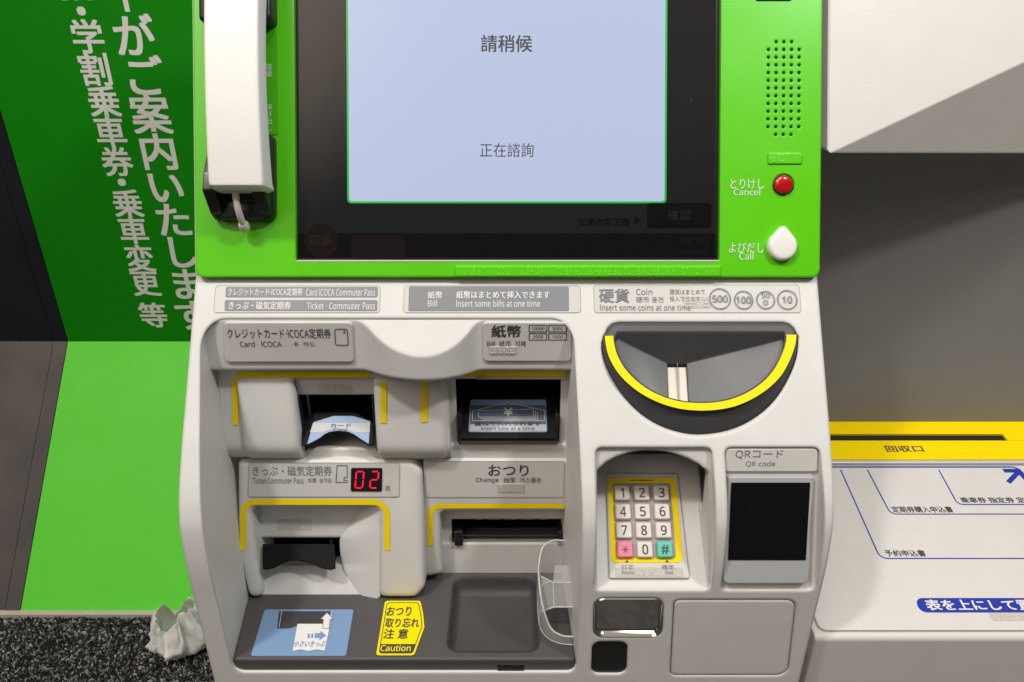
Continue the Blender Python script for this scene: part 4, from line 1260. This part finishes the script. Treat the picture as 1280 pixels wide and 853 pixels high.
def up2(P): return catmull(P, 4)
RI = RIM.off(.0014)
mb.strip(RI, up2(yo), up2(yi), .0, 'yellow_bright')
mb.build('yellow_strip', coin)

# --- keypad in its pocket
KP = tilted(.5415, -.5160, 47)
mb = MB()
kx0, kx1 = arch[0].x - .003, arch[-1].x + .003
p0 = -.0125
mb.slab(KP, [(kx0, p0), (kx1, p0), (kx1, .12), (kx0, .12)], -.05, -.003, 'white_plastic')
mb.slab(KP, KP.poly([(762, 723, .002), (862, 723, .002), (847, 592, .002), (758, 592, .002)]), -.004, 0, 'white_plate', bev=.0008, nb=2)
pad = mb.build('keypad', TM)
mb = MB()
mb.slab(KP, KP.poly([(764, 703.5, .005), (853.5, 703.5, .005), (844.5, 598, .004), (759.5, 598, .004)]), -.0004, .0006, 'yellow')
mb.build('yellow_surround', pad)
mb = MB()
mb.slab(KP, KP.poly([(770.5, 697, .002), (845, 697, .002), (837.5, 604.5, .002), (766, 604.5, .002)]), .0002, .0012, 'key_bed')
mb.path(KP, pl(KP, [(787, 600.8), (816, 600.8)]), .0008, .0012, 'ink')
bz1, bz0 = None, None
mb.slab(KP, KP.poly([(769, 721, .001), (854, 721, .001), (853, 709.5, .001), (768.5, 709.5, .001)]), -.0003, .0009, 'braille_clear', bev=.0003, nb=2)
for x in (783.5, 833.5): mb.sheet(KP, KP.poly([(x - 2.5, 703), (x + 2.5, 703), (x, 700)]), .0010, 'ink')
mb.text(KP, '訂正', 776.5, 706, 792, 711.8, 'ink_grey', .0012); mb.text(KP, 'Redo', 777.5, 713.5, 793, 718, 'ink_grey', .0012)
mb.text(KP, '確定', 827, 706, 842.5, 711.8, 'ink_grey', .0012); mb.text(KP, 'Set', 831, 713.5, 841.5, 718, 'ink_grey', .0012)
braille_dots(mb, KP, 795, 710.5, 825, 720, 4, .0009, 'braille_dot', seed=61)
mb.build('key_bed', pad)
KT = KP.off(.0055)
rows = [(616, 778, 802.5, 827), (639.5, 779, 803.5, 828), (663, 780.3, 805, 829.7), (687, 781.7, 806.5, 831.5)]
keys = ['123', '456', '789', '*0#']
for ri, (py, *xs) in enumerate(rows):
    for ci, px in enumerate(xs):
        ch = keys[ri][ci]
        m_ = {'*': 'key_pink', '#': 'key_teal'}.get(ch, 'key_white')
        a, b = KT.loc(px, py)
        w_, hgt = .0071, .0070
        mb = MB()
        base = [(a - w_ - .0008, b - hgt - .0008, .002), (a + w_ + .0008, b - hgt - .0008, .002), (a + w_ + .0008, b + hgt + .0008, .002), (a - w_ - .0008, b + hgt + .0008, .002)]
        pts = rounded(base, 5)
        rs = [[KP.pt(*p, .0008) for p in pts], [KP.pt(*p, .003) for p in pts], [KP.pt(*p, .0050) for p in inset(pts, .0007)], [KP.pt(*p, .0055) for p in inset(pts, .0015)]]
        mb.rings(rs, m_)
        sw, sh = (.0027, .0046)
        if ch == '1': sw = .0014
        if ch == '*':
            for q in range(3):
                q_ = math.radians(q * 60); d_ = .0036
                mb.path(KT, [(a - d_ * math.cos(q_), b - d_ * math.sin(q_)), (a + d_ * math.cos(q_), b + d_ * math.sin(q_))], .0006, .0004 + q * .0001, 'ink')
        else:
            if ch == '#': sw, sh = .0035, .0042
            mb.text_local(KT, ch, a - sw, b - sh, a + sw, b + sh, 'ink', .0004, bold=.012)
        k_ = mb.build('key', pad)
        if ch == '*': k_['label'] = 'pink star key'
        elif ch == '#': k_['label'] = 'turquoise hash key'
        else: k_['label'] = 'white key with the digit ' + ch

# --- code reader
mb = MB()
mb.slab(QC, QC.poly([(906, 560, .004), (1021, 560, .004), (1021.5, 589, .003), (905, 589, .003)]), -.004, .0026, 'white_plate', bev=.001, nb=3)
K = QC.off(.0026)
mb.text(K, 'QRコード', 919.5, 562.5, 979, 574, 'ink_grey', .0004, bold=.0)
mb.text(K, 'QR code', 932, 576.5, 969, 584, 'ink_grey', .0004)
qr = mb.build('code_reader', TM)
mb = MB()
mb.slab(QR, QR.poly([(909.5, 596, .001), (1017, 596, .001), (1010.5, 729.5, .006), (903.5, 729.5, .006)]), -.006, 0.001, 'bezel_grey', bev=.001, nb=3)
mb.build('reader_bezel', qr)
mb = MB()
mb.slab(QR, QR.poly([(913.5, 603, .0004), (1012, 603, .0004), (1006.5, 699.5, .0004), (909.5, 699.5, .0004)]), .0005, .0016, 'qr_glass')
mb.build('reader_glass', qr)

# ------------------------------------------------------------ handset resting in its cradle
HS = thing('telephone_handset', 'white telephone handset resting in the black cradle at the left of the screen', 'telephone handset', tuple(PG.pt(-.25, .12, .03)))
mb = MB()
sect = []
b_end = PANEL.loc(290, 236, .052)[1]
N = 30
LEN = .245
for i in range(N + 1):
    t_ = i / N
    b = b_end + LEN * t_
    bow = 1 - (2 * t_ - 1) ** 2
    hf = .052 + .009 * bow                       # front (outer) face bows out
    hb_ = .024 + .015 * bow                # back hollows towards the middle
    hw = .0258 - .0008 * bow
    cx = -.2463
    r_ = .005
    e = 1.0
    if i == 0: hf -= .003; hb_ += .003; hw -= .003
    if i == N: hf -= .003; hb_ += .003; hw -= .003
    sec = rounded([(cx - hw, hb_, .004), (cx + hw, hb_, .004), (cx + hw - .0012, hf, r_ * .55), (cx - hw + .0012, hf, r_ * .55)], 5)
    bb_ = b - (.0 if i else 0)
    sect.append([PANEL.pt(p.x, bb_ + (.0026 if i == 0 else 0) * 0, p.y) for p in sec])
    if i == 0:
        pass
# end caps rounded: nudge the two outer rings
sect.insert(1, [p for p in [PANEL.pt(q.x, b_end + .003, q.y) for q in rounded([(-.2463 - .0256, .0205, .004), (-.2463 + .0256, .0205, .004), (-.2463 + .0245, .0525, .0039), (-.2463 - .0245, .0525, .0039)], 5)]])
mb.rings(sect, 'handset_plastic')
mb.build('grip', HS, smooth=35)
mb = MB()
pA = PANEL.pt(PANEL.P(294, 239, .038).x, b_end + .004, .038)
pth = []
ctrl = [PANEL.P(294, 239, .038), PANEL.P(295, 248, .037), PANEL.P(297, 259, .034), PANEL.P(300, 270, .029), PANEL.P(303.5, 279, .022), PANEL.P(306, 285, .015)]
cc = []
for i in range(len(ctrl) - 1):
    p0, p1, p2, p3 = ctrl[max(0, i - 1)], ctrl[i], ctrl[i + 1], ctrl[min(len(ctrl) - 1, i + 2)]
    for j in range(5):
        t_ = j / 5
        cc.append(.5 * (2 * p1 + (p2 - p0) * t_ + (2 * p0 - 5 * p1 + 4 * p2 - p3) * t_ * t_ + (3 * p1 - p0 - 3 * p2 + p3) * t_ ** 3))
cc.append(ctrl[-1])
mb.tube([pA] + cc, .0031, 'cord_white')
d_ = (cc[-1] - cc[-4]).normalized()
mb.tube([cc[-6], cc[-5], cc[-2], cc[-1], cc[-1] + d_ * .001], [.0036, .0048, .005, .005, .0038], 'cord_white')
mb.build('cord', HS, smooth=45)

# ------------------------------------------------------------ crumpled tissue on the carpet beside the machine
def tissue():
    """a paper tissue gathered into a loose cup: thin sheet, folds running up to an uneven rim"""
    cx, cy = -.680, 1.098
    NU, NV = 150, 60
    g = lambda x, c, w: math.exp(-((x - c) / w) ** 2)
    def height(x): return .078 + .030 * g(x, -.036, .014) - .006 * g(x, -.012, .010) + .044 * min(1, max(0, (x + .008) / .035)) ** .8
    verts, faces = [], []
    for j in range(NV + 1):
        t = j / NV
        for i in range(NU):
            f = 2 * math.pi * i / NU
            d = Vector((math.cos(f), math.sin(f), 0))
            nz = noise.noise(d * 1.7 + Vector((2.3, .4, t * 1.3)))
            fold = noise.noise(Vector((d.x * 3.2 + t * 1.2, d.y * 3.2 - t * .7, t * .9 + 4.0)))
            fine = noise.noise(Vector((d.x * 8, d.y * 8 + t * 3, t * 4 + 9)))
            prof = (.30 + .70 * math.sin(min(1, t * 2.1) * math.pi / 2)) * (1 - .42 * (max(0, t - .42) / .58) ** 1.3) if t > .02 else .30 * t / .02
            r = .067 * prof * (1 + .18 * nz + .42 * (.25 - abs(fold)) + .07 * fine + .05 * (.2 - abs(noise.noise(Vector((d.x * 6 + t * 4, d.y * 6, t * 5))))))
            x, y = r * d.x * 1.03, r * d.y * .72
            z = .003 + height(x * 1.05) * (t ** 1.15) * (1 + .05 * fine * t)
            lean = .010 * t * noise.noise(Vector((d.x * 2, d.y * 2, 7)))
            verts.append((cx + x + lean, cy + y, z))
    for j in range(NV):
        for i in range(NU):
            a = j * NU + i; b = j * NU + (i + 1) % NU
            faces.append((a, b, b + NU, a + NU))
    # inner sheet, half a millimetre inside, joined at the rim
    n0 = len(verts)
    for (x, y, z) in list(verts):
        dx, dy = x - cx, y - cy
        l = max(1e-6, math.hypot(dx, dy))
        verts.append((x - dx / l * .0007, y - dy / l * .0007, z + (.0006 if z < .02 else 0)))
    for j in range(NV):
        for i in range(NU):
            a = n0 + j * NU + i; b = n0 + j * NU + (i + 1) % NU
            faces.append((b, a, a + NU, b + NU))
    for i in range(NU):
        a = NV * NU + i; b = NV * NU + (i + 1) % NU
        faces.append((a, b, b + n0, a + n0))
    me = bpy.data.meshes.new('crumpled_tissue'); me.from_pydata(verts, [], faces)
    me.polygons.foreach_set('use_smooth', [True] * len(me.polygons))
    return me
m = bpy.data.materials.new('tissue_paper'); m.use_nodes = True
n = m.node_tree.nodes; L = m.node_tree.links
b = n['Principled BSDF']; b.inputs['Base Color'].default_value = (.94, .935, .92, 1); b.inputs['Roughness'].default_value = .9
b.inputs['Subsurface Weight'].default_value = .6; b.inputs['Subsurface Radius'].default_value = (.03, .03, .03)
t = n.new('ShaderNodeTexCoord'); ck = n.new('ShaderNodeTexVoronoi'); ck.inputs['Scale'].default_value = 420
L.new(t.outputs['Object'], ck.inputs['Vector'])
bp = n.new('ShaderNodeBump'); bp.inputs['Strength'].default_value = .25; bp.inputs['Distance'].default_value = .0006
L.new(ck.outputs['Distance'], bp.inputs['Height']); L.new(bp.outputs[0], b.inputs['Normal'])
ti = bpy.data.objects.new('crumpled_tissue', tissue()); COL.objects.link(ti)
ti.data.materials.append(m)
tag(ti, 'crumpled white paper tissue on the carpet against the left side of the machine', 'tissue')

# ------------------------------------------------------------ collection box right of the machine
CBX = thing('collection_box', 'white form collection counter with yellow slot strip and overhanging hood right of the machine', 'collection box', (.75, .7, 0))
XB0, XB1 = .3075, 1.25
HO = Frame((0, .730, H - .1504), (1, 0, 0), (0, math.sin(math.radians(25)), math.cos(math.radians(25))))
ha0, hb0 = HO.loc(1033.5, 186); ha1, hb1 = HO.loc(1038, 191.5); he, hf_ = HO.loc(1500, -25)
mb = MB()
front = [HO.pt(ha0, .30), HO.pt(ha0, hb0), HO.pt(ha1, hb1), HO.pt(he, hf_), HO.pt(he, .30)]
rb = CAMP + ray(1500, 192) * .86           # far end of the lower edge, set back
yback = 1.10
mb.face(front, 'hood_plastic')
mb.face([front[2], rb, front[3]], 'hood_plastic')
mb.face([front[3], rb, Vector((rb.x, yback, rb.z)), Vector((front[4].x, yback, front[4].z)), front[4]], 'hood_plastic')
z_ = front[2].z
B2 = Vector((front[2].x, yback, front[2].z)); B1 = Vector((front[1].x, yback, front[1].z)); B0 = Vector((front[0].x, yback, front[0].z))
mb.face([front[2], B2, Vector((rb.x, yback, rb.z)), rb], 'hood_plastic')
mb.face([front[1], B1, B2, front[2]], 'hood_plastic')
mb.face([front[0], B0, B1, front[1]], 'hood_plastic')
mb.face([front[0], front[4], Vector((front[4].x, yback, front[4].z)), B0], 'hood_plastic')
mb.build('hood', CBX)
mb = MB()
RB = Frame((0, .852, H), (1, 0, 0), (0, 0, 1))
mb.slab(RB, [(XB0, -1.248), (XB1, -1.248), (XB1, .02), (XB0, .02)], -.2, 0, 'recess_grey')
mb.build('recess_wall', CBX)
CTR = Frame((0, .5416, H - .596), (1, 0, 0), (0, math.cos(math.radians(10)), math.sin(math.radians(10))))
mb = MB()
prof = [(.5416, -.599, .006), (.5416 + .32 * .985, -.599 + .32 * .1736, 0), (.5416 + .32 * .985, -1.248, 0), (.5416, -1.248, 0)]
mb.slab(SIDE, prof, XB0, XB1, 'hood_plastic')
mb.build('counter', CBX)
mb = MB()
te = CTR.loc(1100, 578.5)[1]
fx0 = XB0 + .006
mb.slab(CTR, [(fx0, .006, .008), (XB1 - .01, .006, 0), (XB1 - .01, te - .006, 0), (fx0, te - .006, .004)], -.004, .0007, 'tray_white', bev=.0004, nb=2)
h = .0011
LW = .0014
def cl(pts): return [(*CTR.loc(p[0], p[1]), p[2] if len(p) > 2 else 0) for p in pts]
mb.path(CTR, cl([(1030, 584.7), (1270, 584.7, .008), (1300, 612)]), .0022, h, 'blue_ink')
mb.path(CTR, cl([(1050.5, 588), (1100, 699, .008), (1330, 699)]), LW, h, 'blue_ink')
mb.path(CTR, cl([(1084, 588), (1113, 643.5, .007), (1330, 643.5)]), LW, h, 'blue_ink')
mb.path(CTR, cl([(1173, 588), (1197, 631.5, .006), (1330, 631.5)]), LW, h, 'blue_ink')
mb.text(CTR, '定期券購入申込書', 1114.5, 634, 1190, 641.5, 'ink', h, bold=.01)
mb.text(CTR, '予約申込書', 1106, 688.5, 1156, 696.5, 'ink', h, bold=.01)
mb.text(CTR, '乗車券 指定券 定期券', 1200.5, 622.5, 1302, 629.5, 'ink', h, bold=.01)
mb.path(CTR, cl([(1254, 589.3), (1276, 589.3)]), .0062, h, 'blue_ink')
mb.path(CTR, cl([(1260, 604), (1274, 589.5)]), .0055, h + .0002, 'blue_ink')
mb.path(CTR, cl([(1272, 589.5), (1284, 603)]), .0050, h + .0004, 'blue_ink')
mb.slab(CTR, CTR.poly([(1144, 748.5, .0085), (1420, 748.5, .0085), (1430, 766.5, .0085), (1149, 766.5, .0085)]), .0004, h, 'blue_ink', n=10)
mb.text(CTR, '表を上にして置いてください', 1157, 751, 1402, 764, 'white_text', h + .0004, bold=.02)
mb.slab(CTR, CTR.rect(1238, 767.5, 1330, 777, .001), .0004, .0018, 'braille_clear', bev=.0004, nb=2)
braille_dots(mb, CTR, 1241, 768.5, 1320, 776.5, 9, .0018, 'braille_dot', seed=71)
mb.build('tray_sheet', CBX)
mb = MB()
y0_, y1_ = CTR.loc(1100, 577)[1], CTR.loc(1100, 532.5)[1]
s0, s1 = CTR.loc(1150, 553.3)[1], CTR.loc(1150, 545.5)[1]
sx = CTR.loc(1255, 549)[0]
hh = .004
mb.slab(CTR, [(XB0 + .001, y0_), (XB1 - .001, y0_), (XB1 - .001, s0), (XB0 + .001, s0)], -.002, hh, 'yellow', bev=.001, nb=2)
mb.slab(CTR, [(XB0 + .001, s1), (XB1 - .001, s1), (XB1 - .001, y1_ + .01), (XB0 + .001, y1_ + .01)], -.002, hh, 'yellow')
mb.slab(CTR, [(sx, s0), (XB1 - .001, s0), (XB1 - .001, s1), (sx, s1)], -.002, hh - .0002, 'yellow')
mb.sheet(CTR, [(XB0 + .001, s0 - .001), (sx + .001, s0 - .001), (sx + .001, s1 + .001), (XB0 + .001, s1 + .001)], .0012, 'black_matt')
mb.text(CTR, '回収口', 1106, 560.5, 1152, 568, 'ink', hh + .0005, bold=.012)
mb.slab(CTR, [(XB0 + .001, y0_ - .0055), (XB1 - .001, y0_ - .0055), (XB1 - .001, y0_ - .0006), (XB0 + .001, y0_ - .0006)], -.002, .003, 'silver_edge', bev=.0008, nb=2)
mb.build('slot_strip', CBX)

bpy.data.objects.remove(_fo)
